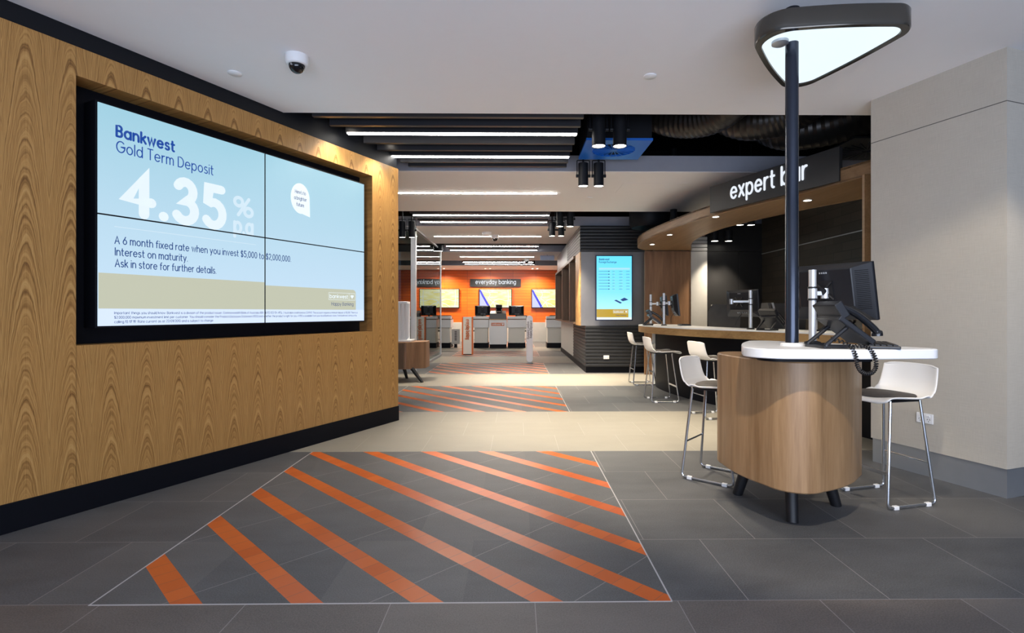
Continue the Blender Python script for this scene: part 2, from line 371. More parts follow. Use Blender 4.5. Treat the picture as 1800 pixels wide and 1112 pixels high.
# ------------------------------------------------------------------ rounded stroke lettering
def A(cx, cy, rx, ry, a0, a1, n=None):
    n = n or max(4, int(abs(a1 - a0) / 18))
    return [(cx + rx * math.cos(math.radians(a0 + (a1 - a0) * i / n)), cy + ry * math.sin(math.radians(a0 + (a1 - a0) * i / n))) for i in range(n + 1)]
O = lambda cx=.33, cy=.34, rx=.33, ry=.34: A(cx, cy, rx, ry, 0, 360)
GL = {
 'a': (.66, [O(), [(.66, .68), (.66, 0)]]), 'b': (.66, [[(0, 1), (0, 0)], O()]), 'c': (.58, [A(.33, .34, .33, .34, 48, 312)]),
 'd': (.66, [O(), [(.66, 1), (.66, 0)]]), 'e': (.66, [[(.02, .36), (.66, .36)] + A(.33, .34, .33, .34, 4, 318)]),
 'f': (.36, [A(.32, .80, .20, .20, 80, 180) + [(.12, 0)], [(0, .66), (.34, .66)]]),
 'g': (.66, [O(), [(.66, .68), (.66, .02)] + A(.33, .02, .33, .32, 0, -140)]),
 'h': (.58, [[(0, 1), (0, 0)], A(.29, .39, .29, .29, 180, 0) + [(.58, 0)]]), 'i': (.0, [[(0, .68), (0, 0)], [(0, .95), (0, .96)]]),
 'j': (.1, [[(.1, .68), (.1, -.1)] + A(-.05, -.1, .15, .2, 0, -90), [(.1, .95), (.1, .96)]]),
 'k': (.5, [[(0, 1), (0, 0)], [(.48, .68), (0, .28)], [(.18, .42), (.52, 0)]]), 'l': (.0, [[(0, 1), (0, 0)]]),
 'm': (.92, [[(0, .68), (0, 0)], A(.23, .43, .23, .25, 180, 0) + [(.46, 0)], A(.69, .43, .23, .25, 180, 0) + [(.92, 0)]]),
 'n': (.58, [[(0, .68), (0, 0)], A(.29, .39, .29, .29, 180, 0) + [(.58, 0)]]), 'o': (.66, [O()]),
 'p': (.66, [[(0, .68), (0, -.3)], O()]), 'q': (.66, [O(), [(.66, .68), (.66, -.3)]]),
 'r': (.32, [[(0, .68), (0, 0)], A(.28, .38, .28, .30, 180, 80)]),
 's': (.46, [A(.23, .51, .20, .17, 35, 270) + A(.23, .17, .23, .17, 90, -145)]),
 't': (.36, [[(.12, .95), (.12, .18)] + A(.29, .18, .17, .18, 180, 280), [(0, .66), (.34, .66)]]),
 'u': (.58, [[(0, .68), (0, .29)] + A(.29, .29, .29, .29, 180, 360), [(.58, .68), (.58, 0)]]),
 'v': (.56, [[(0, .68), (.28, 0), (.56, .68)]]), 'w': (.84, [[(0, .68), (.21, 0), (.42, .66), (.63, 0), (.84, .68)]]),
 'x': (.54, [[(0, .68), (.54, 0)], [(.54, .68), (0, 0)]]), 'y': (.58, [[(0, .68), (.29, .02)], [(.58, .68), (.16, -.30)]]),
 'z': (.5, [[(0, .68), (.5, .68), (0, 0), (.5, 0)]]),
 'A': (.78, [[(0, 0), (.39, 1), (.78, 0)], [(.15, .34), (.63, .34)]]),
 'B': (.58, [[(0, 0), (0, 1), (.3, 1)] + A(.3, .76, .24, .24, 90, -90) + [(0, .52)], [(.3, .52)] + A(.31, .26, .27, .26, 90, -90) + [(0, 0)]]),
 'C': (.8, [A(.48, .5, .48, .5, 48, 312)]), 'D': (.74, [[(0, 0), (0, 1), (.26, 1)] + A(.26, .5, .48, .5, 90, -90) + [(0, 0)]]),
 'E': (.5, [[(.5, 1), (0, 1), (0, 0), (.5, 0)], [(0, .52), (.45, .52)]]), 'F': (.5, [[(.5, 1), (0, 1), (0, 0)], [(0, .52), (.44, .52)]]),
 'G': (.92, [A(.48, .5, .48, .5, 45, 360) + [(.52, .5)]]), 'H': (.7, [[(0, 0), (0, 1)], [(.7, 0), (.7, 1)], [(0, .52), (.7, .52)]]),
 'I': (.0, [[(0, 0), (0, 1)]]), 'L': (.45, [[(0, 1), (0, 0), (.45, 0)]]),
 'N': (.7, [[(0, 0), (0, 1), (.7, 0), (.7, 1)]]), 'P': (.56, [[(0, 0), (0, 1), (.28, 1)] + A(.28, .74, .28, .26, 90, -90) + [(0, .48)]]),
 'R': (.58, [[(0, 0), (0, 1), (.28, 1)] + A(.28, .74, .28, .26, 90, -90) + [(0, .48)], [(.28, .48), (.56, 0)]]),
 'S': (.56, [A(.28, .75, .26, .25, 35, 270) + A(.28, .25, .28, .25, 90, -145)]), 'T': (.64, [[(0, 1), (.64, 1)], [(.32, 1), (.32, 0)]]),
 'Y': (.66, [[(0, 1), (.33, .5), (.66, 1)], [(.33, .5), (.33, 0)]]),
 '0': (.6, [A(.3, .5, .3, .5, 0, 360)]), '1': (.26, [[(0, .82), (.24, 1), (.24, 0)]]),
 '2': (.56, [A(.28, .73, .27, .27, 165, -35) + [(.0, 0), (.58, 0)]]),
 '3': (.58, [A(.28, .76, .25, .24, 150, -90) + A(.28, .26, .30, .26, 90, -150)]),
 '4': (.66, [[(.48, 0), (.48, 1), (0, .3), (.68, .3)]]), '5': (.58, [[(.54, 1), (.1, 1), (.05, .56)] + A(.27, .31, .31, .31, 120, -145)]),
 '6': (.6, [O(.3, .31, .3, .31), [(.03, .4), (.42, 1)]]), '7': (.54, [[(0, 1), (.56, 1), (.16, 0)]]),
 '8': (.56, [O(.28, .75, .24, .24), O(.28, .26, .28, .26)]), '9': (.6, [O(.3, .69, .3, .31), [(.57, .6), (.18, 0)]]),
 '.': (.0, [[(0, .02), (.004, .02)]]), ',': (.04, [[(.04, .04), (0, -.14)]]), ':': (.0, [[(0, .04), (.004, .04)], [(0, .55), (.004, .55)]]),
 "'": (.0, [[(0, 1), (0, .82)]]), '/': (.4, [[(0, -.08), (.4, 1.04)]]), '(': (.2, [A(.3, .45, .3, .65, 120, 240)]), ')': (.2, [A(-.1, .45, .3, .65, 60, -60)]),
 '$': (.56, [A(.28, .72, .26, .22, 35, 270) + A(.28, .26, .28, .24, 90, -145), [(.28, 1.08), (.28, -.1)]]),
 '%': (.9, [O(.2, .76, .2, .24), O(.7, .24, .2, .24), [(.72, 1), (.18, 0)]]), '-': (.3, [[(0, .34), (.3, .34)]]),
}
def text(mb, s, o, right, up, cap, width=None, sw=.1, track=.2, depth=0):
    """lay the strokes of s on the plane at o; right and up are unit vectors; sw is the pen as a share of the cap height"""
    o, right, up = Vector(o), Vector(right), Vector(up); nrm = right.cross(up)
    adv = 0; items = []
    for ch in s:
        if ch == ' ': adv += .34 + track * .4; continue
        w, st = GL[ch]; items.append((adv, st)); adv += w + track + sw * .9
    tot = adv - track - sw * .9
    kx = (width / tot) if width else cap
    def P(x, y, e=0): return tuple(o + right * (x * kx) + up * (y * cap) + nrm * e)
    w = sw * cap / 2
    for x0, strokes in items:
        for st in strokes:
            pts = [Vector(((x + x0) * kx, y * cap)) for x, y in st]
            q = [pts[0]]
            for p in pts[1:]:
                if (p - q[-1]).length > 1e-6: q.append(p)
            pts = q
            L, R = [], []
            for i, p in enumerate(pts):
                a = pts[max(i - 1, 0)]; b = pts[min(i + 1, len(pts) - 1)]; d = (b - a).normalized(); nn = Vector((-d.y, d.x))
                k = 1
                if 0 < i < len(pts) - 1:
                    d1 = (p - a).normalized(); k = 1 / max(.45, abs(nn.dot(Vector((-d1.y, d1.x)))))
                L.append(p + nn * w * k); R.append(p - nn * w * k)
            V = [o + right * v.x + up * v.y + nrm * depth for v in L + R]; n = len(pts)
            F = [(i, n + i, n + i + 1, i + 1) for i in range(n - 1)]
            mb.add([tuple(v) for v in V], F)
            if depth:
                V2 = [v - nrm * depth for v in V]
                mb.add([tuple(v) for v in V + V2], [(i, i + 1, 2 * n + i + 1, 2 * n + i) for i in range(n - 1)] + [(n + i + 1, n + i, 3 * n + i, 3 * n + i + 1) for i in range(n - 1)])
            if cap > .02:
                for p in (pts[0], pts[-1]):
                    m = 12; D = [o + right * (p.x + w * math.cos(2 * PI * k / m)) + up * (p.y + w * math.sin(2 * PI * k / m)) + nrm * depth for k in range(m)]
                    mb.add([tuple(v) for v in D], [tuple(range(m))])
                    if depth:
                        D2 = [v - nrm * depth for v in D]; mb.add([tuple(v) for v in D + D2], [((k + 1) % m, k, m + k, m + (k + 1) % m) for k in range(m)])
    return tot * kx
def flat(mb, pts, o, right, up, e=0):
    o, right, up = Vector(o), Vector(right), Vector(up); nrm = right.cross(up)
    return mb.add([tuple(o + right * x + up * y + nrm * e) for x, y in pts], [tuple(range(len(pts)))])

H = 2.9
# ================================================================== the room
struct(MB().box(-9, 9, -2.4, 24, -.12, 0).build('floor', M['floor'], smooth=0))
WO = (-2.775, 2.881); WA = math.radians(63.96); WD = Vector((math.cos(WA), math.sin(WA), 0)); WN = Vector((math.sin(WA), -math.cos(WA), 0))
def wl(u, off=0, z=0):        # a point on the left wall: u along it, off behind its face
    return Vector((WO[0], WO[1], 0)) + WD * u - WN * off + Vector((0, 0, z))
WL, WT = 3.349, 2.785
HU0, HU1, HZ0, HZ1 = .344, 2.927, .999, 2.612
U0 = -3.6
wm = MB()
for a in ((U0, HU0, 0, .34, .0, WT), (HU1, WL, 0, .34, .0, WT), (HU0, HU1, 0, .34, .0, HZ0), (HU0, HU1, 0, .34, HZ1, WT)): wm.box(*a)
wall = struct(wm.build('wall_left', M['veneer'], smooth=0, loc=(*WO, 0), rotz=WA))
struct(MB().box(U0, WL, -.012, 0, 0, .16).build('baseboard_left', M['plinth'], smooth=0, loc=(*WO, 0), rotz=WA, bevel=.003))
struct(MB().box(HU0 - .02, HU1 + .02, .17, .19, HZ0 - .02, HZ1 + .02).build('trim_1', M['plinth'], smooth=0, loc=(*WO, 0), rotz=WA))
struct(MB().box(U0, WL, .02, .34, WT, 3.9).build('trim_2', M['black'], smooth=0, loc=(*WO, 0), rotz=WA))
# ceilings with open slots between them
p0 = wl(U0, .02); p1 = wl((4.54 - WO[1]) / WD.y, .02)
struct(MB().prism([(p0.x, -2.4), (9, -2.4), (9, 4.54), (p1.x, 4.54), (p0.x, p0.y)], H, H + .19).build('ceiling', M['ceiling'], smooth=0))
for a, b in ((6.41, 8.95), (10.5, 13.2), (15, 17.5), (19.4, 21.5)):
    struct(MB().box(-9, 9, a, b, H, H + .19).build('ceiling', M['ceiling'], smooth=0))
for y in (6.40, 10.49, 14.99, 19.39):
    struct(MB().box(-9, 9, y - .012, y, H + .004, H + .19).build('trim_3', M['bulkhead'], smooth=0))
struct(MB().box(-9, 9, -2.4, 24, 3.9, 4.0).build('ceiling', M['plenum'], smooth=0))
struct(MB().box(-9, -8.9, -2.4, 24, 0, 3.9).build('wall_west', M['blackpanel'], smooth=0))
struct(MB().box(8.9, 9, -2.4, 24, 0, 3.9).build('wall_east', M['blackpanel'], smooth=0))
struct(MB().box(-9, 9, 21.5, 21.7, 0, 3.9).build('wall_back', M['orange'], smooth=0))
struct(MB().box(-1.0, 9, 4.42, 4.53, H + .19, 3.9).build('trim_4', M['plenum'], smooth=0))
struct(MB().box(-9, 9, 8.85, 8.94, H + .19, 3.9).build('trim_5', M['plenum'], smooth=0))

# linen clad pillar on the right
PA = math.atan2(.871, -.290); PO = (3.149, 3.354)
struct(MB().box(0, .918, -2.4, 0, .19, H).build('wall_right', M['linen'], smooth=0, loc=(*PO, 0), rotz=PA))
struct(MB().box(.006, .912, -2.39, -.012, 0, .19).build('baseboard_right', M['alu'], smooth=0, loc=(*PO, 0), rotz=PA))

# ------------------------------------------------------------------ slats and line lights
ORD = ['first', 'second', 'third', 'fourth', 'fifth', 'sixth', 'seventh', 'eighth']
def slats(rows, x0f, x1, where, grp):
    kd = kl = 0
    for y, lit in rows:
        x0 = x0f(y)
        if lit:
            t = thing('slat_light', f'glowing slat light, {ORD[kl]} back in the {where}', 'ceiling light', (x0, y, H), 0, 'lit slats ' + grp); kl += 1
            MB().box(0, x1 - x0, -.032, .032, .012, .24).build('housing', M['slat'], t, smooth=0)
            MB().box(.01, x1 - x0 - .01, -.026 if y < 8 else -.018, .026 if y < 8 else .018, .004, .011).build('diffuser', M['e_slat' if y < 8 else 'e_slat2'], t, smooth=0)
        else:
            o = MB().box(0, x1 - x0, -.022, .022, 0, .24).build('ceiling_slat', M['slat'], smooth=0, loc=(x0, y, H))
            tag(o, f'unlit black ceiling slat, {ORD[kd]} dark one back in the {where}', 'ceiling slat', 'dark slats ' + grp); kd += 1
slats([(4.64, 0), (4.86, 0), (5.09, 1), (5.36, 0), (5.59, 0), (5.84, 1), (6.03, 0), (6.20, 0)], lambda y: -1.77 + (y - 4.64) * .331, .595, 'slot nearest the entrance', 'in the front slot')
slats([(9.12, 0), (9.37, 1), (9.62, 0), (9.85, 0), (10.08, 1), (10.3, 0)], lambda y: -1.82, .60, 'second slot, above the glass partition', 'in the second slot')
slats([(13.45, 0), (13.8, 1), (14.1, 0), (14.4, 0), (14.65, 1)], lambda y: -1.82, .60, 'third slot, beyond the ceiling camera', 'in the third slot')
slats([(17.8, 0), (18.2, 1), (18.6, 0), (18.9, 1)], lambda y: -1.82, .60, 'fourth slot, before the orange wall', 'in the last slot')
for y0, y1, xs in ((4.54, 6.40, (-.9, .3)), (8.95, 10.49, (-1.3, .3)), (13.2, 14.99, (-1.3, .3)), (17.5, 19.39, (-1.3, .3))):
    for x in xs: struct(MB().box(x, x + .05, y0, y1, 3.14, 3.19).build('trim_11', M['plenum'], smooth=0))
for y, x0, x1, lb in ((7.57, -1.72, .6, 'long recessed line light in the ceiling just past the front slats'), (11.9, -1.84, .58, 'recessed line light in the ceiling by the dome camera and smoke detector'), (16.3, -1.72, .57, 'farthest recessed line light, in the ceiling strip near the orange wall')):
    t = thing('line_light', lb, 'ceiling light', (x0, y, H), 0, 'recessed line lights')
    MB().box(0, x1 - x0, -.026, .026, -.003, -.0005).build('trim_frame', M['alu'], t, smooth=0)
    MB().box(.012, x1 - x0 - .012, -.013, .013, -.011, -.003).build('diffuser', M['e_line'], t, smooth=0)

# ------------------------------------------------------------------ cylinder spotlights
def spot(x, y, z0, h, r, label, energy=60, bracket=True, ang=1.5):
    t = thing('cylinder_spotlight', label, 'spotlight', (x, y, z0), 0, 'black cylinder spotlights')
    MB().lathe([(r * .93, .012), (r, .0), (r, h * .99), (r * .9, h)]).build('can', M['black'], t)
    MB().lathe([(.001, .006), (r * .9, .006), (r * .9, .0125), (.001, .0125)]).build('lens', M['e_spot'], t)
    if bracket:
        MB().tube(round_path([(-r * 1.25, 0, h * .45), (-r * 1.25, 0, h * 1.12), (r * 1.25, 0, h * 1.12), (r * 1.25, 0, h * .45)], .01), .006, 6).build('bracket', M['black'], t)
        for s in (-1, 1): MB().cyl((s * r * 1.0, 0, h * .45), (s * r * 1.45, 0, h * .45), .018, n=10).build('pivot_knob', M['black'], t)
    MB().cyl((0, 0, h), (0, 0, 3.9 - z0), .012, n=8).build('drop_rod', M['black'], t)
    lamp('spot_beam', 'SPOT', (0, 0, -.01), energy * 3.2, WARM, parent=t, spot_size=ang, spot_blend=.6, shadow_soft_size=.05)
    return t
spot(.785, 5.0, 2.765, .36, .064, 'larger black cylinder spotlight left of its twin under the blue vent', 70)
spot(.985, 5.0, 2.765, .36, .064, 'larger black cylinder spotlight right of its twin under the blue vent', 70)
spot(.785, 6.15, 2.66, .27, .058, 'bracketed black spotlight below the blue vent, left of two', 70)
spot(.965, 6.15, 2.66, .27, .058, 'bracketed black spotlight below the blue vent, right of two', 70)
spot(.77, 9.25, 2.69, .30, .062, 'upper left spotlight of the cluster right of the second slat slot', 110)
spot(.95, 9.25, 2.69, .30, .062, 'upper right spotlight of the cluster right of the second slat slot', 110)
spot(.70, 10.2, 2.66, .27, .060, 'lower left spotlight of the cluster right of the second slat slot', 110)
spot(.875, 10.2, 2.66, .27, .060, 'lower right spotlight of the cluster right of the second slat slot', 110)
spot(-1.965, 9.2, 2.49, .28, .055, 'hanging spotlight beside the oak wall end, left of its pair', 40)
spot(-1.80, 9.2, 2.49, .28, .055, 'hanging spotlight beside the oak wall end, right of its pair', 40)
spot(-1.98, 13.8, 2.78, .16, .085, 'small spotlight at the far corner of the glass partition', 40, False)
for i, x in enumerate((.20, .62)): spot(x, 18.4, 2.84, .2, .05, f'tiny black spotlight before the orange wall, {("left", "right")[i]} of two', 30, False)

# ------------------------------------------------------------------ ceiling fittings
def dome_cam(loc, r, label):
    t = thing('dome_camera', label, 'security camera', loc, 0, 'ceiling dome cameras')
    MB().lathe([(r, 0), (r, -r * .5), (r * .93, -r * .78), (r * .82, -r * .86), (.001, -r * .86)]).build('housing', M['outlet'], t)
    MB().lathe([(r * .70 * math.cos(a), -r * .84 - r * .72 * math.sin(a)) for a in [PI / 2 * k / 8 for k in range(8)]] + [(.001, -r * 1.56)]).build('dome', M['dome'], t)
    MB().cyl((-r * .2, -r * .66, -r * .98), (-r * .2, -r * .55, -r * .98), r * .12, n=10).build('lens', M['steel'], t)
dome_cam((-1.455, 3.535, H), .074, 'white dome camera with black lens on the front ceiling, above the screens')
dome_cam((-.46, 11.75, H), .085, 'small dome camera beside the smoke detector on a far ceiling')
dome_cam((.35, 17.0, H), .09, 'tiny dome camera on the farthest ceiling strip')
tag(MB().lathe([(.10, 0), (.10, -.03), (.085, -.06), (.001, -.06)], (-.62, 11.3, H)).build('smoke_detector', M['outlet']), 'round white smoke detector next to the small dome camera', 'smoke detector')
for p, lb in (((-2.0, 3.79, H), 'flat white sprinkler cap on the ceiling near the dome camera'), ((.968, 3.8, H), 'flat white sprinkler cap on the ceiling left of the glowing lamp'), ((1.094, 7.85, H), 'flat sprinkler cap on the ceiling beyond the spotlights')):
    tag(MB().lathe([(.046, 0), (.046, -.006), (.036, -.012), (.001, -.012)], p).build('sprinkler_cap', M['outlet']), lb, 'sprinkler', 'ceiling sprinkler caps')
o = MB().box(1.42, 2.3, 6.95, 7.55, H - .004, H - .0005).build('access_hatch', M['ceiling'], smooth=0, bevel=.002); tag(o, 'flush white access hatch in the ceiling beyond the front slot', 'access hatch')
t = thing('exit_sign', 'pale blue hanging exit light box near the orange wall', 'exit sign', (.94, 15.8, 2.74))
MB().box(-.21, .21, -.03, .03, 0, .145).build('box', plain('pale_blue_box', (.30, .36, .52), .4), t, smooth=0, bevel=.006)
MB().box(-.02, .02, -.015, .015, .145, .16).build('hanger', M['alu'], t, smooth=0)
# vent hanging in the front slot, blue screen light painted as its colour
t = thing('ceiling_vent', 'square air vent with radial blades hanging in the front slot, blue light painted on', 'air vent', (1.06, 5.72, 2.96))
v = MB(); sq = [(-.34, -.34), (.34, -.34), (.34, .34), (-.34, .34)]
n = 32; circ = [(.23 * math.cos(2 * PI * k / n - 3 * PI / 4), .23 * math.sin(2 * PI * k / n - 3 * PI / 4)) for k in range(n)]
sqp = []
for k in range(n):
    a = 2 * PI * k / n - 3 * PI / 4; c, s = math.cos(a), math.sin(a); m = max(abs(c), abs(s)); sqp.append((.34 * c / m, .34 * s / m))
v.ring(sqp, circ, -.012, .012); v.build('face_plate', M['bluelit'], t, smooth=0)
v = MB()
for k in range(20):
    a = 2 * PI * k / 20; v.box(.03, .23, -.003, .003, -.014, .01, Matrix.Rotation(a, 4, 'Z'))
v.build('radial_blades', M['bluelit'], t, smooth=0)
MB().lathe([(.001, -.014), (.04, -.014), (.04, .004), (.001, .004)]).build('hub', M['bluelit'], t)
MB().box(-.33, .33, -.33, .33, .014, .30).build('plenum_box', M['black'], t, smooth=0)
# flexible ducts
def duct(name, pts, r, label):
    P = spline(pts, 22); rad = [r * (1 + .035 * (k % 2)) for k in range(len(P))]
    tag(MB().tube(P, rad, 20).build(name, M['duct'], smooth=20), label, 'air duct', 'flexible ducts in the front slot')
duct('flexible_duct', [(1.35, 6.3, 3.75), (1.75, 5.9, 3.36), (2.15, 5.5, 3.30), (2.4, 4.9, 3.6)], .19, 'black crinkled flexible duct nearest the blue vent, in the dark slot')
duct('flexible_duct', [(2.2, 6.3, 3.7), (2.55, 5.8, 3.30), (2.95, 5.4, 3.32), (3.1, 4.8, 3.62)], .2, 'middle black flexible duct in the dark slot')
duct('flexible_duct', [(2.9, 6.3, 3.5), (3.15, 5.9, 3.24), (3.75, 5.4, 3.32), (4.1, 4.9, 3.7)], .22, 'black flexible duct above the hanging sign, nearest the lamp pole')
t = thing('ceiling_vent', 'dark round bladed vent in the slot beside the linen pillar', 'air vent', (3.95, 5.9, 3.02))
MB().box(-.4, .4, -.4, .4, 0, .02).build('face_plate', M['slatwall'], t, smooth=0)
v = MB()
for k in range(24): v.box(.05, .32, -.006, .006, -.012, 0, Matrix.Rotation(2 * PI * k / 24, 4, 'Z'))
v.build('radial_blades', M['slat'], t, smooth=0)
tag(MB().box(1.3, 5.2, 6.12, 6.22, 3.70, 3.78).build('cable_tray', M['slat'], smooth=0), 'black cable tray along the back of the front slot', 'cable tray')
tag(MB().lathe([(.32, .0), (.36, .08), (.36, .3), (.30, .36), (.2, .42), (.2, 1.18)], (2.42, 9.55, 2.72)).build('air_fitting', M['black']), 'black drum shaped air fitting above the curved oak canopy tip', 'air duct')

# ================================================================== video wall
t = thing('video_wall', 'four panel video wall showing a pale blue deposit advertisement', 'video wall', (*WO, 0), WA)
SU0, SU1, SZ0, SZ1 = .472, 2.838, 1.112, 2.505; UM, ZM = 1.6675, 1.812
MB().box(SU0 - .012, SU1 + .012, .036, .165, SZ0 - .012, SZ1 + .012).build('casing', M['plinth'], t, smooth=0, bevel=.002)
for a, b, c, d in ((SU0, UM - .004, ZM + .004, SZ1), (UM + .004, SU1, ZM + .004, SZ1), (SU0, UM - .004, SZ0, ZM - .004), (UM + .004, SU1, SZ0, ZM - .004)):
    MB().box(a, b, .030, .036, c, d).build('display_panel', M['sky'], t, smooth=0)
MB().box(UM - .0045, UM + .0045, .0285, .05, SZ0 - .004, SZ1 + .004).build('mullion', M['plinth'], t, smooth=0); MB().box(SU0 - .004, SU1 + .004, .0285, .05, ZM - .0045, ZM + .0045).build('mullion', M['plinth'], t, smooth=0)
RX, UZ = (1, 0, 0), (0, 0, 1)
def on(u, z, e=.0006): return (u, .030 - e, z)
def quad(mb, u0, u1, z0, z1, e=.0004, r=0):
    pts = [(u0, z0), (u1, z0), (u1, z1), (u0, z1)]
    if r: pts = round_poly(pts, [.0005, .0005, r, .0005], 8)
    return flat(mb, pts, (0, .030, 0), RX, UZ, e)
def split(fn):      # a band on both sides of the panel joint
    m = MB(); fn(m); return m
m = MB()
for a, b in ((SU0 + .002, UM - .005), (UM + .005, 2.72)): quad(m, a, b, SZ0, 1.445 if b < 2 else 1.42, .0003, 0 if b < 2 else .04)
m.build('beige_banner', M['sband'], t, smooth=0)
m = MB()
for a, b in ((SU0, UM - .005), (UM + .005, SU1)): quad(m, a, b, SZ0, 1.221, .0006)
m.build('white_strip', M['sstrip'], t, smooth=0)
m = MB()
text(m, 'Bankwest', on(.575, 2.323), RX, UZ, .068, .36, .21, .12)
m.build('bold_heading', M['navy'], t, smooth=0)
m = MB()
text(m, 'Gold Term Deposit', on(.575, 2.224), RX, UZ, .070, .645, .105, .18)
m.build('heading', M['navy'], t, smooth=0)
m = MB()
text(m, '4.35', on(.63, 1.85), RX, UZ, .275, .665, .24, .16)
m.build('figures', M['sfig'], t, smooth=0)
m = MB()
text(m, '%', on(1.395, 1.962), RX, UZ, .135, .155, .20)
text(m, 'p.a', on(1.395, 1.824), RX, UZ, .115, .155, .22, .1)
quad(m, .562, 1.584, 1.742, 1.746, .0005)
m.build('figures', M['sfaint'], t, smooth=0)
m = MB()
text(m, 'A 6 month fixed rate when you invest $5,000 to $2,000,000.', on(.565, 1.636), RX, UZ, .047, 1.36, .12, .16)
text(m, 'Interest on maturity.', on(.567, 1.562), RX, UZ, .047, .46, .12, .16)
text(m, 'Ask in store for further details.', on(.567, 1.489), RX, UZ, .047, .675, .12, .16)
m.build('body_lettering', M['navyd'], t, smooth=0)
m = MB()
for k, (s, u0, w) in enumerate((('Important things you should know: Bankwest is a division of the product issuer, Commonwealth Bank of Australia ABN 48 123 123 124 AFSL / Australian credit licence 234945. This account requires a minimum deposit of $5,000. There is a', .562, 2.18),
                                ('$2,000,000 maximum investment limit per customer. You should consider the Product Disclosure Statement (PDS) and whether the product is right for you. A PDS is available from your local Bankwest store, from bankwest.com.au or by', .562, 2.17),
                                ('calling 13 17 19. Rate current as at 22/01/2013 and is subject to change.', .562, .66))):
    text(m, s, on(u0, 1.186 - k * .0285, .001), RX, UZ, .0165, w, .13, .12)
m.build('fine_print', M['navyd'], t, smooth=0)
m = MB(); c = (2.03, 2.205)
bub = [(c[0] + .105 * math.cos(a), c[1] + .135 * math.sin(a)) for a in [math.radians(q) for q in range(10, 290, 10)]] + [(c[0] + .108, c[1] - .15)]
flat(m, bub, (0, .030, 0), RX, UZ, .0004); m.build('speech_bubble', M['swhite'], t, smooth=0)
m = MB()
for k, (s, w) in enumerate((("Here's to", .115), ('a brighter', .135), ('future.', .085))): text(m, s, on(2.03 - w / 2, 2.245 - k * .055, .001), RX, UZ, .030, w, .12, .14)
m.build('bubble_lettering', M['navyd'], t, smooth=0)
def heart(cx, cz, s): return [(cx + s * .062 * 16 * math.sin(a) ** 3, cz + s * .062 * (13 * math.cos(a) - 5 * math.cos(2 * a) - 2 * math.cos(3 * a) - math.cos(4 * a))) for a in [2 * PI * k / 24 for k in range(24)][::-1]]
def frame(m, u0, u1, z0, z1, w, q):
    for a in ((u0, u1, z0, z0 + w), (u0, u1, z1 - w, z1), (u0, u0 + w, z0, z1), (u1 - w, u1, z0, z1)): q(*a)
m = MB(); frame(m, 2.36, 2.71, 1.315, 1.385, .003, lambda a, b, c, d: quad(m, a, b, c, d, .0007)); quad(m, 2.625, 2.628, 1.315, 1.385, .0007)
text(m, 'bankwest', on(2.375, 1.333, .0008), RX, UZ, .034, .235, .17, .08)
flat(m, heart(2.668, 1.352, .022), (0, .030, 0), RX, UZ, .0008); m.build('logo', M['swhite'], t, smooth=0)
m = MB(); text(m, 'Happy Banking', on(2.395, 1.262, .0008), RX, UZ, .032, .29, .11, .14); m.build('logo_caption', M['navyd'], t, smooth=0)

# ================================================================== kiosk
KX, KY = 1.675, 3.242
leg_at = [(1.577, 2.997), (1.46, 3.47), (1.988, 3.258)]
k = thing('kiosk_pedestal', 'rounded triangular oak kiosk pedestal with white top on splayed black legs', 'kiosk', (KX, KY, 0))
dirs = [Vector((a - KX, b - KY)).normalized() for a, b in leg_at]
tri = [tuple(d * .60) for d in (dirs[0], dirs[2], dirs[1])]
body = round_poly(tri, .165, 14)
def bulge(poly, amt):
    out = []
    for i in range(len(poly)):
        a, b = Vector(poly[i]), Vector(poly[(i + 1) % len(poly)]); out.append(tuple(a))
        L = (b - a).length
        if L > .12:
            nn = Vector((b.y - a.y, a.x - b.x)).normalized()
            for j in range(1, 12):
                tt = j / 12; p = a.lerp(b, tt) + nn * amt * math.sin(PI * tt) ** .9; out.append(tuple(p))
    return out
body = bulge(body, .030)
sc = lambda P, f: [(x * f, y * f) for x, y in P]
MB().loft([[(x, y, z) for x, y in sc(body, f)] for f, z in ((.985, .225), (1, .232), (1, .925), (.985, .932))]).build('drum', M['oak'], k, smooth=30)
for (a, b), d in zip(leg_at, dirs):
    lx, ly = a - KX, b - KY
    MB().tube([(lx, ly, 0), (lx - d.x * .075, ly - d.y * .075, .24)], [.031, .038], 20).build('leg', M['leg'], k)
TT = [(1.13 - KX, 2.665 - KY), (2.255 - KX, 2.665 - KY), (1.60 - KX, 3.60 - KY)]
top = bulge(round_poly(TT, [.17, .075, .10], 14), .02)
MB().loft([[(x, y, z) for x, y in sc(top, f)] for f, z in ((.992, .960), (1, .964), (1, 1.006), (.994, 1.01))]).build('tabletop', M['white'], k, smooth=30)
MB().prism([(x * .62 - .05, y * .62 - .06) for x, y in top], .932, .960).build('spacer', M['plinth'], k)
# the lamp on the pole
LX, LY = 1.552, 2.955
t = thing('kiosk_lamp', 'rounded triangular bronze rimmed glowing lamp on a dark pole over the kiosk', 'lamp', (LX, LY, 1.01))
MB().cyl((0, 0, .012), (0, 0, 1.70), .0345, n=32).build('pole', M['polem'], t)
MB().lathe([(.001, 0), (.062, 0), (.062, .010), (.052, .018), (.036, .018)]).build('base_ring', M['outlet'], t)
LT = [(1.195 - LX, 2.80 - LY), (2.15 - LX, 2.715 - LY), (1.90 - LX, 3.665 - LY)]
lo = bulge(round_poly(LT, [.15, .11, .12], 14), .012); lc = Vector((.22, .08))
ins = lambda f: [(lc.x + (x - lc.x) * f, lc.y + (y - lc.y) * f) for x, y in lo]
r = MB(); li = ins(.885)
loops = [[(x, y, z) for x, y in P] for P, z in ((li, 1.70), (ins(.895), 1.690), (ins(.985), 1.690), (lo, 1.70), (lo, 1.79), (ins(.985), 1.80), (ins(.3), 1.80))]
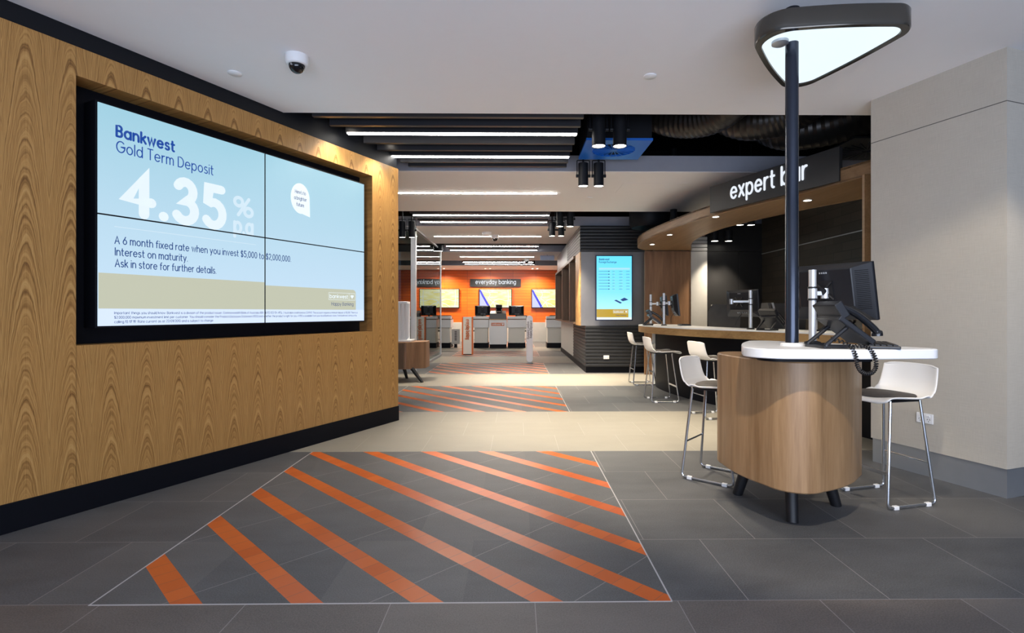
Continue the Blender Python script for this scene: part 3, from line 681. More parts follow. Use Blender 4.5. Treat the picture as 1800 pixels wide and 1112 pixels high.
r.loft(loops, False); n = len(lo); r.add(loops[-1], [tuple(range(n))]); r.build('rim', M['bronze'], t, smooth=40)
MB().prism(ins(.90), 1.698, 1.704).build('diffuser', M['e_diff'], t, smooth=0)
MB().lathe([(.001, 1.676), (.030, 1.676), (.044, 1.684), (.044, 1.700)], (-.078, -.022, 0)).build('sensor', M['alu'], t)
MB().cyl((0, 0, 1.80), (0, 0, 1.89), .04, n=24).build('ceiling_stem', M['black'], t)

# ------------------------------------------------------------------ stools
def make_stool():
    t = thing('bar_stool', 'stool', 'bar stool', (0, 0, 0), 0, 'white shell bar stools with wire sled legs')
    prof = [(.215, .640), (.205, .655), (.15, .664), (.05, .660), (-.06, .655), (-.13, .662), (-.178, .690), (-.202, .735), (-.216, .79), (-.226, .845), (-.229, .868)]
    P = spline([(a, b) for a, b in prof], 4); nu = 17; V = []; F = []
    N = len(P)
    for i, (y, z) in enumerate(P):
        s = i / (N - 1)
        w = .205 if s < .5 else .205 - .022 * (s - .5) * 2
        edge = min(s / .10, 1); edge2 = min((1 - s) / .09, 1)
        w *= (1 - (1 - edge) ** 2 * .30) * (1 - (1 - edge2) ** 2.2 * .16)
        for j in range(nu):
            u = -1 + 2 * j / (nu - 1); lift = abs(u) ** 3
            dy = dz = 0
            if s < .48: dz = .018 * lift * min(1, s / .15)
            else: dy = .030 * lift * min(1, (s - .40) / .2)
            if .40 < s < .62: dz += .01 * lift
            crn = .0
            if s > .93: crn = -.012 * lift
            V.append((u * w, y + dy, z + dz + crn))
    for i in range(N - 1):
        for j in range(nu - 1): F.append((i * nu + j, i * nu + j + 1, (i + 1) * nu + j + 1, (i + 1) * nu + j))
    m = MB(); m.add(V, F); o = m.build('shell', M['shell'], t, smooth=80, solid=.012)
    sb = o.modifiers.new('sub', 'SUBSURF'); sb.levels = 1; sb.render_levels = 1
    pad = [(.172 * math.copysign(abs(math.cos(a)) ** .7, math.cos(a)), .03 + .158 * math.copysign(abs(math.sin(a)) ** .7, math.sin(a))) for a in [2 * PI * q / 40 for q in range(40)]]
    MB().loft([[(x * f, .03 + (y - .03) * f, z + .06 * x * x) for x, y in pad] for f, z in ((.97, .665), (1, .674), (.96, .682), (.6, .684), (.05, .684))]).build('seat_pad', M['pad'], t, smooth=60)
    for s in (-1, 1):
        MB().tube(round_path([(s * .125, .105, .648), (s * .178, .185, .012), (s * .178, -.185, .012), (s * .125, -.125, .648)], .035, 6), .0095, 10).build('sled_leg', M['steel'], t)
        for y in (-.125, .125): MB().box(s * .178 - .012, s * .178 + .012, y - .018, y + .018, 0, .024).build('floor_glide', M['outlet'], t, smooth=0, bevel=.004)
    a = .21; xx = .178 - .053 * a / .636
    MB().box(-xx, xx, .155, .163, a - .013, a + .013).build('footrest', M['steel'], t, smooth=0, bevel=.003)
    MB().cyl((-xx, -.166, a + .05), (xx, -.166, a + .05), .0065, n=8).build('back_crossbar', M['steel'], t)
    MB().box(-.13, .13, -.12, .115, .640, .648).build('seat_bracket', M['leg'], t, smooth=0)
    return t
st = make_stool()
for i, (p, rz, lb) in enumerate([
    ((2.385, 3.385, 0), 103.5, 'white shell bar stool beside the linen pillar, facing the kiosk'),
    ((1.458, 3.835, 0), -131, 'white shell bar stool just left of the oak kiosk, partly hidden by it'),
    ((2.25, 6.06, 0), -79, 'white shell bar stool at the counter, directly behind the one left of the kiosk'),
    ((1.97, 7.145, 0), -88, 'white shell bar stool at the counter with brown seat pad in full view'),
    ((2.10, 8.78, 0), -90, 'farthest white shell bar stool, at the curved tip of the oak counter')]):
    place(st if i == 0 else copy_tree(st), p, math.radians(rz), lb)

# ------------------------------------------------------------------ monitors, arms, phones
def make_monitor():
    t = thing('monitor', 'monitor', 'monitor')
    w, h = .255, .335
    MB().box(-w, w, -.012, .012, 0, h).build('bezel', M['plastic'], t, smooth=0, bevel=.005)
    MB().box(-w + .015, w - .015, -.0135, -.0115, .018, h - .015).build('screen', M['gloss'], t, smooth=0)
    L = []
    for x, z0, z1, y in ((w, 0, h, .012), (w - .004, .004, h - .004, .018), (.165, .085, h - .022, .058), (.16, .09, h - .026, .062)):
        L.append([(-x, y, z0), (-x, y, z1), (x, y, z1), (x, y, z0)])
    MB().loft(L).build('back_cover', M['plastic'], t, smooth=0, bevel=.003)
    v = MB(); v2 = MB()
    for i in range(22):
        z = .07 + i * .0105
        for s in (-1, 1):
            xo, xi = .238, .178
            yo, yi = .0255, .0535
            (v if s < 0 else v2).add([(s * xo, yo, z), (s * xi, yi, z), (s * xi, yi + .0015, z + .003), (s * xo, yo + .0015, z + .003)], [(0, 1, 2, 3), (3, 2, 1, 0)])
    v.build('vent_ribs', M['leg'], t, smooth=0); v2.build('vent_ribs', M['leg'], t, smooth=0)
    v = MB(); v.box(-.052, .052, .062, .068, .13, .245)
    for a in (45, 135, 225, 315):
        c, s = math.cos(math.radians(a)), math.sin(math.radians(a)); v.cyl((0, .075, .1875), (c * .075, .070, .1875 + s * .075), .009, .006, 8)
    v.cyl((0, .066, .1875), (0, .10, .1875), .024, n=16); v.build('mount_plate', M['leg'], t)
    v = MB()
    for x in (-.09, -.06, -.02, .02, .05): v.box(x - .009, x + .009, .03, .046, .045, .062)
    v.build('port_row', M['alu'], t, smooth=0)
    v = MB()
    [v.box(-.025 + q * .013, -.017 + q * .013, .0618, .0630, .288, .297) for q in range(4)]; v.build('badge_lettering', M['silver'], t, smooth=0)
    MB().tube(spline([(-.02, .04, .055), (-.01, .09, .0), (.03, .10, -.05), (.05, .10, -.10)], 6), .004, 6).build('cable', M['leg'], t)
    return t
mon = make_monitor()
def put_monitor(first, loc, rz, tilt, label):
    o = mon if first else copy_tree(mon); place(o, loc, math.radians(rz), label, 'black monitors on silver arms'); o.rotation_euler[0] = math.radians(tilt); return o
put_monitor(True, (1.925, 3.175, 1.155), 118, -11, 'large black monitor with vented back on the white topped kiosk')
put_monitor(False, (2.86, 6.60, 1.14), 113, -4, 'black monitor seen from behind on the counter, nearest the lamp pole on its left')
put_monitor(False, (3.42, 5.93, 1.14), 120, -4, 'black monitor half hidden behind the dark lamp pole')
put_monitor(False, (2.50, 8.15, 1.14), 80, -6, 'slim looking monitor turned side on near the counter tip, right of two')
put_monitor(False, (2.50, 8.75, 1.14), 80, -6, 'slim looking monitor turned side on near the counter tip, left of two')

def monitor_arm(base, h, az, tip, label, r=.021, elbow=None):
    t = thing('monitor_mount', label, 'monitor mount', base, 0, 'silver monitor arm posts')
    MB().lathe([(.001, 0), (.045, 0), (.045, .012), (r, .02)]).build('clamp_base', M['leg'], t)
    MB().cyl((0, 0, .01), (0, 0, h), r, n=20).build('post', M['silver'], t)
    MB().lathe([(r + .004, az - .03), (r + .004, az + .03), (r, az + .034)]).build('collar', M['silver'], t)
    g = MB()
    for z in (az - .036, az + .034): g.lathe([(r + .006, z - .005), (r + .006, z + .005), (r, z + .006)])
    g.build('collar_ring', M['leg'], t)
    e = Vector(tip); mid = Vector((e.x * .55 + e.y * .28, e.y * .55 - e.x * .28, az))
    if elbow: mid = Vector((*elbow, az))
    g = MB()
    for a, b in ((Vector((0, 0, az)), mid), (mid, e)):
        d = (b - a); L = d.length; ang = math.atan2(d.y, d.x)
        g.box(0, L, -.013, .013, -.013, .013, Matrix.Translation(a) @ Matrix.Rotation(ang, 4, 'Z') @ Matrix.Rotation(-math.atan2(d.z, math.hypot(d.x, d.y)), 4, 'Y'))
    g.build('arm', M['silver'], t, smooth=0, bevel=.003)
    g = MB(); g.cyl((mid.x, mid.y, mid.z - .03), (mid.x, mid.y, mid.z + .03), .022, n=14); g.build('elbow', M['silver'], t)
    return t
monitor_arm((1.765, 3.125, 1.01), .44, .30, (.105, .045, .31), 'silver monitor arm post on the white kiosk top')
monitor_arm((2.82, 6.32, .99), .47, .335, (-.02, .19, .335), 'silver monitor arm post on the counter left of the lamp pole', elbow=(-.22, .03))
monitor_arm((3.28, 5.75, .99), .47, .335, (.07, .13, .335), 'silver monitor arm post half hidden behind the lamp pole', elbow=(-.20, .03))
monitor_arm((2.29, 8.15, .99), .50, .345, (.13, .0, .335), 'silver monitor arm post near the counter tip, right of two')
monitor_arm((2.24, 8.75, .99), .50, .345, (.18, .0, .335), 'silver monitor arm post near the counter tip, left of two')

def make_phone(cord=True):
    t = thing('desk_phone', 'phone', 'telephone')
    T = Matrix.Translation((0, 0, .105)) @ Matrix.Rotation(math.radians(36), 4, 'X')
    MB().box(-.105, .105, -.125, .10, -.016, .014, T).build('body', M['plastic'], t, smooth=0, bevel=.006)
    v = MB()
    for i in range(4):
        for j in range(3): v.box(.0 + j * .027, .019 + j * .027, -.10 + i * .024, -.084 + i * .024, .014, .018, T)
    v.build('keypad', M['pad'], t, smooth=0)
    T2 = Matrix.Translation((0, 0, .135)) @ Matrix.Rotation(math.radians(58), 4, 'X')
    MB().box(-.105, .105, .045, .135, -.045, .0, T2).build('display_hood', M['plastic'], t, smooth=0, bevel=.006)
    MB().box(-.03, .09, .055, .125, .0, .002, T2).build('display', M['gloss'], t, smooth=0)
    v = MB()
    for s in (-1, 1):
        v.tube(round_path([(s * .08, .03, .11), (s * .085, .15, .012), (s * .085, .02, .010)], .02), .011, 8)
    v.box(-.09, .09, .12, .155, 0, .014); v.build('stand', M['plastic'], t)
    hp = spline([(-.078, .085, .200), (-.078, .055, .212), (-.078, -.02, .178), (-.078, -.085, .128), (-.078, -.125, .088), (-.078, -.130, .066)], 6)
    hr = [.026 if (q < 5 or q > len(hp) - 7) else .018 for q in range(len(hp))]
    MB().tube(hp, hr, 12).build('handset', M['gloss'], t, smooth=60)
    return t
ph = make_phone()
place(ph, (1.745, 2.80, 1.01), math.radians(90), 'black desk phone at the front edge of the white kiosk top', 'black desk phones')
place(copy_tree(ph), (2.93, 6.02, .99), math.radians(120), 'black desk phone on the counter left of the lamp pole', 'black desk phones')
place(copy_tree(ph), (2.16, 8.28, .99), math.radians(85), 'black desk phone at the curved tip of the oak counter', 'black desk phones')
place(copy_tree(ph), (3.55, 5.35, .99), math.radians(110), 'black desk phone on the counter behind the kiosk monitor', 'black desk phones')
# coiled cord of the kiosk phone: helix about a hanging loop
def W2(px, py, Y): return ((px - 907) * Y / 930, Y, 1.2 - (py - 548) * Y / 930)
base = spline([(1.63, 2.72, 1.062), (1.685, 2.665, 1.035), (1.705, 2.636, .985), (1.712, 2.630, .930), (1.740, 2.630, .895), (1.780, 2.630, .893), (1.805, 2.630, .925), (1.800, 2.634, .980), (1.775, 2.655, 1.022), (1.73, 2.70, 1.022)], 30)
hel = []; bv = [Vector(p) for p in base]
for i, p in enumerate(bv):
    d = (bv[min(i + 1, len(bv) - 1)] - bv[max(i - 1, 0)]).normalized(); a = d.cross(Vector((0, 1, .2))).normalized(); b = a.cross(d)
    th = i * .95; hel.append(p + (a * math.cos(th) + b * math.sin(th)) * .0085)
PHX = ph.matrix_basis.inverted()
MB().tube([PHX @ q for q in hel], .0033, 6).build('coiled_cord', M['leg'], ph, smooth=60)

def keyboard(loc, rz, label):
    t = thing('keyboard', label, 'keyboard', loc, math.radians(rz), 'black keyboards')
    MB().box(-.215, .215, -.075, .075, 0, .016).build('case', M['plastic'], t, smooth=0, bevel=.004)
    v = MB()
    for i in range(5):
        for j in range(18): v.box(-.205 + j * .0229, -.186 + j * .0229, -.065 + i * .026, -.045 + i * .026, .016, .022)
    v.build('keys', M['leg'], t, smooth=0)
keyboard((1.975, 2.865, 1.01), 62, 'black keyboard on the white kiosk top, right of the phone')
keyboard((2.62, 8.2, .99), 80, 'black keyboard on the counter near the tip monitors')
keyboard((3.62, 5.9, .99), 100, 'black keyboard on the counter behind the kiosk monitor')

# ================================================================== expert bar: counter, canopy, sign
OUT = spline([(3.16, 4.45), (3.06, 5.0), (2.90, 5.6), (2.58, 6.22), (2.27, 6.80), (2.06, 7.5), (1.975, 8.1), (2.0, 8.6), (2.14, 8.95), (2.42, 9.15)], 8)
INN = offset_line(OUT, .72)
c = thing('bar_counter', 'long curved service counter with white top and oak edge', 'counter', (0, 0, 0))
strip = OUT + [p for p in INN[::-1]]
MB().prism(strip[::-1], .975, .99).build('countertop', M['white'], c, smooth=30)
edge = OUT + offset_line(OUT, .05)[::-1]
def edge_mat(o):      # lay the grain along the curve
    return o
MB().prism(edge[::-1], .882, .9755).build('edge_band', M['oakedge'], c, smooth=30)
MB().prism((offset_line(OUT, .05) + offset_line(OUT, .70)[::-1])[::-1], .93, .975).build('underside', M['plinth'], c)
bs = offset_line(OUT[:-14], .27)
MB().prism((bs + offset_line(OUT[:-14], .31)[::-1])[::-1], .0, .93).build('front_panel', M['plinth'], c, smooth=30)
MB().box(2.30, 2.38, 8.4, 8.9, 0, .93).build('end_leg', M['white'], c, smooth=0, bevel=.003)
COUT = spline([(3.28, 4.0), (3.06, 4.5), (2.80, 5.37), (2.39, 6.47), (2.20, 7.65), (2.115, 8.6), (2.14, 9.2), (2.26, 9.75), (2.48, 10.1)], 8)
CIN = spline([(3.75, 5.0), (3.64, 5.4), (3.26, 6.23), (2.95, 7.28), (2.90, 8.3), (3.06, 9.2), (3.37, 10.1)], 8)
cn = thing('bar_canopy', 'curved oak canopy sweeping above the service counter', 'canopy', (0, 0, 0))
band = COUT + CIN[::-1]
MB().prism(band[::-1], 2.38, 2.395).build('soffit', M['oaktop'], cn, smooth=0)
MB().prism((COUT + offset_line(COUT, .03)[::-1])[::-1], 2.376, 2.51).build('fascia', M['oakf'], cn, smooth=30)
MB().prism((offset_line(CIN, -.03) + CIN[::-1])[::-1], 2.376, 2.51).build('inner_fascia', M['oakf'], cn, smooth=30)
MB().prism([(x, y) for x, y in band[::-1]], 2.49, 2.508).build('lid', M['plinth'], cn, smooth=0)
tag(MB().cyl((2.62, 8.75, 2.508), (2.62, 8.75, 3.9), .055, n=20).build('hanger_post', M['black']), 'black round hanger post above the far end of the oak canopy', 'post')
def downlight(x, y, z, label, e=28, r=.045):
    t = thing('downlight', label, 'downlight', (x, y, z), 0, 'round recessed downlights')
    MB().ring(*[[(q * math.cos(2 * PI * j / 28), q * math.sin(2 * PI * j / 28)) for j in range(28)] for q in (r * 1.15, r * .85)], -.005, -.0005).build('trim_ring', M['alu'], t)
    MB().lathe([(.001, -.001), (r * .85, -.001), (r * .85, -.003), (.001, -.003)]).build('lens', M['e_down'], t)
    lamp('downlight_beam', 'SPOT', (0, 0, -.02), e * 2, WARM, parent=t, spot_size=1.5 if e < 100 else 2.7, spot_blend=.7 if e < 100 else .95, shadow_soft_size=.03)
downlight(2.475, 6.52, 2.379, 'round downlight in the canopy soffit under the left part of the sign')
downlight(3.08, 5.55, 2.379, 'round downlight in the canopy soffit right of the lamp pole')
downlight(2.35, 8.05, 2.379, 'round downlight in the canopy soffit left of the sign')
downlight(2.38, 9.2, 2.379, 'round downlight at the curved tip of the canopy soffit')
# hanging sign
sa = math.atan2(4.81 - 6.40, 2.96 - 2.36); sl = math.hypot(1.59, .60)
sg = thing('hanging_sign', 'dark sign board reading expert bar in pale letters on the canopy', 'sign', (2.352, 6.385, 2.395), sa)
MB().box(0, sl, 0, .045, 0, .318).build('board', M['sign'], sg, smooth=0, bevel=.003)
m = MB(); text(m, 'expert bar', (.36, -.006, .105), RX, UZ, .180, 1.0, .135, .2, .006); m.build('lettering', M['lettering'], sg, smooth=0)
# oak post and walls behind the bar
struct(MB().box(2.99, 3.05, 4.50, 4.53, .99, 2.38).build('trim_6', M['oakf'], smooth=0))
struct(MB().box(2.48, 3.36, 10.12, 10.2, 0, 2.37).build('wall_bar_oak', M['walnut'], smooth=0))
struct(MB().box(3.36, 3.67, 10.10, 10.2, 0, 2.36).build('wall_bar_pale', M['palepanel'], smooth=0))
m = MB()
for i in range(4): m.box(3.36, 3.67, 10.09, 10.2, 2.37 + i * .07, 2.43 + i * .07)
struct(m.build('trim_7', M['palepanel'], smooth=0, bevel=.006))
m = MB(); m.box(3.67, 4.30, 10.15, 10.25, 0, 2.36); m.box(4.305, 4.82, 10.15, 10.25, 0, 2.36); m.box(3.67, 4.82, 10.15, 10.25, 2.366, 2.9)
struct(m.build('wall_bar_black', M['blackpanel'], smooth=0, bevel=.002))
m = MB(); m.box(4.75, 4.85, 3.6, 10.15, 0, 2.31); struct(m.build('wall_bar_side', M['browntile'], smooth=0))
struct(MB().box(4.745, 4.86, 3.6, 10.15, 2.325, 3.9).build('wall_bar_side', M['browntile'], smooth=0))
struct(MB().box(4.742, 4.80, 3.6, 10.15, 2.31, 2.325).build('trim_8', M['alu'], smooth=0))
for i, (x, y) in enumerate(((3.72, 9.85), (3.98, 9.85))):
    spot(x, y, 2.52, .2, .07, f'black spotlight lighting the dark wall behind the bar, {("left", "right")[i]} of two', 60, False, 1.3)
for i, (x, y) in enumerate(((3.62, 8.5), (3.80, 8.5))):
    spot(x, y, 2.60, .28, .06, f'spotlight glimpsed between canopy and dark wall, {("left", "right")[i]} of two', 40, False)

# office chairs behind the counter
def make_chair():
    t = thing('office_chair', 'chair', 'office chair', (0, 0, 0), 0, 'charcoal office chairs behind the counter')
    def sheet(y0, th, mat, name, w=.23):
        L = []
        for s in range(11):
            q = s / 10; z = .72 + q * .60; y = y0 - .05 * math.sin(q * PI) - .10 * q
            ww = w * (.80 + .25 * math.sin(q * PI * .75)) * (1 if q < .85 else 1 - (q - .85) * 1.6)
            L.append([(-ww, y, z), (-ww * .5, y - .02, z), (ww * .5, y - .02, z), (ww, y, z), (ww * .9, y - th, z), (-ww * .9, y - th, z)])
        MB().loft(L).build(name, mat, t, smooth=50)
    sheet(-.19, .035, M['fabric'], 'back_cushion'); sheet(-.235, .03, M['shell'], 'back_shell', .225)
    MB().loft([[(x * f, y * f, z) for x, y in round_poly([(-.24, -.22), (.24, -.22), (.24, .24), (-.24, .24)], .09)] for f, z in ((.93, .625), (1, .64), (1, .675), (.92, .695))]).build('seat', M['fabric'], t, smooth=50)
    MB().cyl((0, 0, .08), (0, 0, .63), .026, n=14).build('gas_column', M['leg'], t)
    MB().tube([(.23 * math.cos(2 * PI * q / 32), .23 * math.sin(2 * PI * q / 32), .28) for q in range(32)], .011, 8, True).build('foot_ring', M['steel'], t)
    v = MB()
    for q in range(3): a = 2 * PI * q / 3; v.cyl((0, 0, .27), (.23 * math.cos(a), .23 * math.sin(a), .28), .008, n=6)
    v.build('ring_spokes', M['steel'], t)
    for q in range(5):
        a = 2 * PI * q / 5 + .3; e = (.30 * math.cos(a), .30 * math.sin(a))
        b = MB().tube([(0, 0, .12), (e[0], e[1], .085)], [.026, .016], 8).build('base_arm', M['steel'], t)
        v = MB()
        for s in (-1, 1): v.cyl((e[0] + s * .012 - .010, e[1], .03), (e[0] + s * .012 + .010, e[1], .03), .03, n=14)
        v.cyl((e[0], e[1], .03), (e[0], e[1], .09), .008, n=8); v.build('caster', M['leg'], b)
    return t
ch = make_chair()
for i, (p, rz, lb) in enumerate([((3.02, 8.95, 0), 66, 'office chair with white back shell turned side on, nearest the oak panel'),
                                 ((3.20, 8.0, 0), 165, 'office chair with broad charcoal back, left of the counter monitor'),
                                 ((3.02, 7.05, 0), 78, 'office chair with white back edge just behind the counter monitor'),
                                 ((3.62, 6.95, 0), 160, 'office chair with rounded charcoal back behind the lamp pole'),
                                 ((3.72, 5.35, 0), 200, 'office chair beside the linen pillar, its casters visible behind the kiosk')]):
    place(ch if i == 0 else copy_tree(ch), p, math.radians(rz), lb)

# ================================================================== dark block with the exchange rate display
BY = 10.41
struct(MB().box(1.385, 2.70, BY + .03, 16.3, .0, .12).build('baseboard_middle', M['plinth'], smooth=0))
def clad(name, x0, x1, y0, y1, z0, z1, n):     # horizontal rounded slats on front and side
    m = MB(); h = (z1 - z0) / n
    for i in range(n):
        a = z0 + i * h
        prof = [(0.0, a), (-.013, a + h * .10), (-.017, a + h * .5), (-.013, a + h * .90), (0, a + h)]
        for (u, z), (u2, z2) in zip(prof, prof[1:]):
            m.add([(x0 + u, y0 + u, z), (x1, y0 + u, z), (x1, y0 + u2, z2), (x0 + u2, y0 + u2, z2)], [(0, 1, 2, 3)])
            m.add([(x0 + u, y1, z), (x0 + u, y0 + u, z), (x0 + u2, y0 + u2, z2), (x0 + u2, y1, z2)], [(0, 1, 2, 3)])
    m.box(x0, x1, y0, y1, z0, z1)
    return struct(m.build(name, M['slatwall'], smooth=20))
clad('wall_middle_lower', 1.385, 2.70, BY, 12.6, .12, .93, 12)
clad('wall_middle_upper', 1.28, 2.70, BY, 13.0, 2.385, H, 8)
struct(MB().box(1.285, 2.70, BY + .02, 11.1, .93, 2.385).build('wall_middle', M['greypanel'], smooth=0))
struct(MB().box(1.265, 1.285, BY + .02, 11.2, .93, 2.385).build('trim_9', M['oakx'], smooth=0))
struct(MB().box(1.40, 2.48, 12.6, 16.3, .12, .95).build('wall_teller_front', M['desk'], smooth=0))
m = MB()
m.box(1.22, 1.62, 11.2, 16.3, .95, .985); m.box(1.22, 1.62, 11.2, 16.3, 2.33, 2.385)
for y in (12.0, 13.9, 16.2): m.box(1.22, 1.62, y, y + .10, .985, 2.33)
tag(m.build('teller_window_frame', M['oakdark'], smooth=0), 'dark oak framed teller windows on the side of the grey block', 'window frame')
struct(MB().box(1.60, 2.48, 11.1, 16.3, .985, 2.33).build('wall_teller_back', M['blackpanel'], smooth=0))
struct(MB().box(1.28, 2.70, 13.0, 16.3, 2.385, H).build('wall_teller_top', M['greypanel'], smooth=0))
tag(MB().loft([[(1.36, 15.1, .985), (1.50, 15.1, .985), (1.50, 15.25, .985), (1.36, 15.25, .985)], [(1.38, 15.13, 1.08), (1.48, 15.13, 1.08), (1.48, 15.25, 1.10), (1.38, 15.25, 1.10)]]).build('card_terminal', M['plastic'], smooth=0), 'small black card terminal on the sill of the teller window', 'card terminal')
d = thing('rate_display', 'upright cyan exchange rate screen on the grey panel', 'display screen', (1.93, BY - .002, 0))
MB().box(-.365, .365, -.05, 0, 1.03, 2.315).build('casing', plain('blue_black_bezel', (.012, .02, .06), .3), d, smooth=0, bevel=.004)
MB().box(-.345, .345, -.053, -.050, 1.05, 2.295).build('display_panel', M['fx'], d, smooth=0)
fo = (0, -.053, 0)
def fq(m, a, b, c_, d_, e=.001): flat(m, [(a, c_), (b, c_), (b, d_), (a, d_)], fo, RX, UZ, e)
m = MB(); text(m, 'Bankwest', (-.295, -.055, 2.215), RX, UZ, .035, .20, .2, .1); text(m, 'Foreign Exchange', (-.295, -.055, 2.160), RX, UZ, .035, .34, .14, .14); m.build('heading', M['navyd'], d, smooth=0)
m = MB(); 
for k in range(7):
    z = 1.99 - k * .058
    for a, b in ((-.30, -.06), (-.03, .01 + .02), (.10, .18), (.24, .31)):
        for q in range(int((b - a) / .022)): fq(m, a + q * .022, a + q * .022 + .014, z, z + .012)
m.build('rate_lettering', glow('screen_teal_text', sr(60, 140, 165), 1), d, smooth=0)
m = MB()
for k in range(7): fq(m, -.115, -.095, 1.988 - k * .058, 2.004 - k * .058, .0012)
m.build('flag_marks', M['navyd'], d, smooth=0)
m = MB(); fq(m, -.30, .31, 2.03, 2.065)
for k in range(8): fq(m, -.30, .31, 2.015 - k * .058, 2.018 - k * .058)
for x in (-.075, .0, .155): fq(m, x, x + .004, 1.61, 2.06)
m.build('table_grid', M['sgrid'], d, smooth=0)
m = MB(); flat(m, [(.0, 1.425), (.12, 1.365), (.155, 1.38), (.04, 1.44)], fo, RX, UZ, .001); flat(m, [(.12, 1.44), (.17, 1.41), (.28, 1.44), (.2, 1.48)], fo, RX, UZ, .001); m.build('drawn_rug', M['navyd'], d, smooth=0)
m = MB(); fq(m, -.345, .28, 1.095, 1.255, .001); m.build('gold_banner', M['sgold'], d, smooth=0)
m = MB(); frame(m, -.02, .265, 1.175, 1.235, .004, lambda a, b, c_, d_: fq(m, a, b, c_, d_, .0015)); text(m, 'bankwest', (-.005, -.055, 1.190), RX, UZ, .03, .19, .2, .08); flat(m, heart(.235, 1.205, .02), fo, RX, UZ, .0016)
fq(m, -.345, .345, 1.05, 1.093, .001); m.build('logo', M['swhite'], d, smooth=0)
m = MB(); text(m, 'Happy Banking', (.03, -.055, 1.125), RX, UZ, .024, .20, .13, .12); m.build('logo_caption', M['navyd'], d, smooth=0)

def outlet(loc, rz, w, label):
    t = thing('power_outlet', label, 'power outlet', loc, rz, 'white power outlets')
    MB().box(-w, w, -.010, 0, -.036, .036).build('plate', M['outlet'], t, smooth=0, bevel=.003)
    for s in (-1, 1):
        cx = s * w * .5; MB().box(cx - .010, cx + .010, -.014, -.010, .012, .026).build('switch', M['outlet'], t, smooth=0, bevel=.001)
    m = MB()
    for s in (-1, 1):
        cx = s * w * .5
        for a, dx, dz in ((.5, -.008, -.006), (-.5, .008, -.006), (0, 0, -.020)): m.box(-.0016, .0016, -.0106, -.010, -.005, .005, Matrix.Translation((cx + dx, 0, dz)) @ Matrix.Rotation(a, 4, 'Y'))
    m.build('pin_slots', M['plastic'], t, smooth=0)
outlet((3.149 + math.cos(PA) * .50, 3.354 + math.sin(PA) * .50, .425), PA + PI, .058, 'white double power outlet on the linen pillar')
outlet((1.78, BY - .027, .31), 0, .055, 'white power outlet on the lower charcoal slats')

# ================================================================== sideboard, rack and glass on the left
s = thing('sideboard', 'brown oak sideboard on slanted black legs behind the veneer wall', 'sideboard', (-1.56, 9.0, 0))
MB().prism(round_poly([(-1.3, 0), (-.31, 0), (0, .22), (0, .62), (-1.3, .62)], [.02, .06, .06, .03, .02], 6), .225, .685).build('carcass', M['walnut'], s, smooth=30, bevel=.004)
MB().box(-1.28, -.335, -.010, 0, .24, .665).build('door', M['oakdark'], s, smooth=0)
MB().cyl((-.46, -.018, .60), (-.46, -.008, .60), .010, n=12).build('lock', M['steel'], s)
for a, b in (((-.22, .10), (-.03, .02)), ((-.95, .10), (-1.0, .04)), ((-.45, .5), (-.4, .56)), ((-1.1, .5), (-1.2, .56))):
    MB().tube([(a[0], a[1], .23), (b[0], b[1], 0)], [.036, .024], 14).build('leg', M['leg'], s)
tag(MB().box(-2.4, -1.80, 9.05, 9.45, .69, .72).build('rack_tray', M['white'], smooth=0, bevel=.004), 'flat white tray under the white slatted rack on the sideboard', 'tray')
rk = thing('brochure_rack', 'white upright slatted brochure rack on the sideboard', 'brochure rack', (-2.1, 9.1, .72))
m = MB(); m.box(-.2, .235, 0, .26, .62, .66); m.box(-.2, .235, 0, .26, 0, .025); m.box(-.2, .235, .24, .26, .02, .63); m.build('frame', M['white'], rk, smooth=0, bevel=.003)
m = MB()
for i in range(7): m.box(-.19 + i * .066, -.145 + i * .066, .01, .03, .02, .63)
m.build('slats', M['white'], rk, smooth=0)
gp = thing('glass_partition', 'tall clear glass partition with aluminium frame beside the aisle', 'glass partition', (0, 0, 0))
MB().box(-2.035, -2.025, 10.68, 14.3, .06, 2.86).build('pane', M['glass'], gp, smooth=0)
MB().box(-4.2, -2.10, 10.645, 10.655, .06, 2.86).build('pane', M['glass'], gp, smooth=0)
MB().box(-2.10, -2.0, 10.60, 10.70, 0, H).build('corner_post', plain('pale_alu_post', (.62, .64, .66), .35, .3), gp, smooth=0, bevel=.004)
MB().box(-2.05, -2.01, 14.28, 14.34, 0, H).build('end_post', M['silver'], gp, smooth=0, bevel=.004)
m = MB(); m.box(-2.05, -2.01, 10.7, 14.3, 0, .06); m.box(-2.05, -2.01, 10.7, 14.3, 2.86, H); m.box(-4.2, -2.1, 10.63, 10.67, 0, .06); m.box(-4.2, -2.1, 10.63, 10.67, 2.86, H)
m.build('rail', M['alu'], gp, smooth=0)
struct(MB().box(-4.3, -4.2, 9.5, 19, 0, 2.9).build('wall_office', M['blackpanel'], smooth=0))

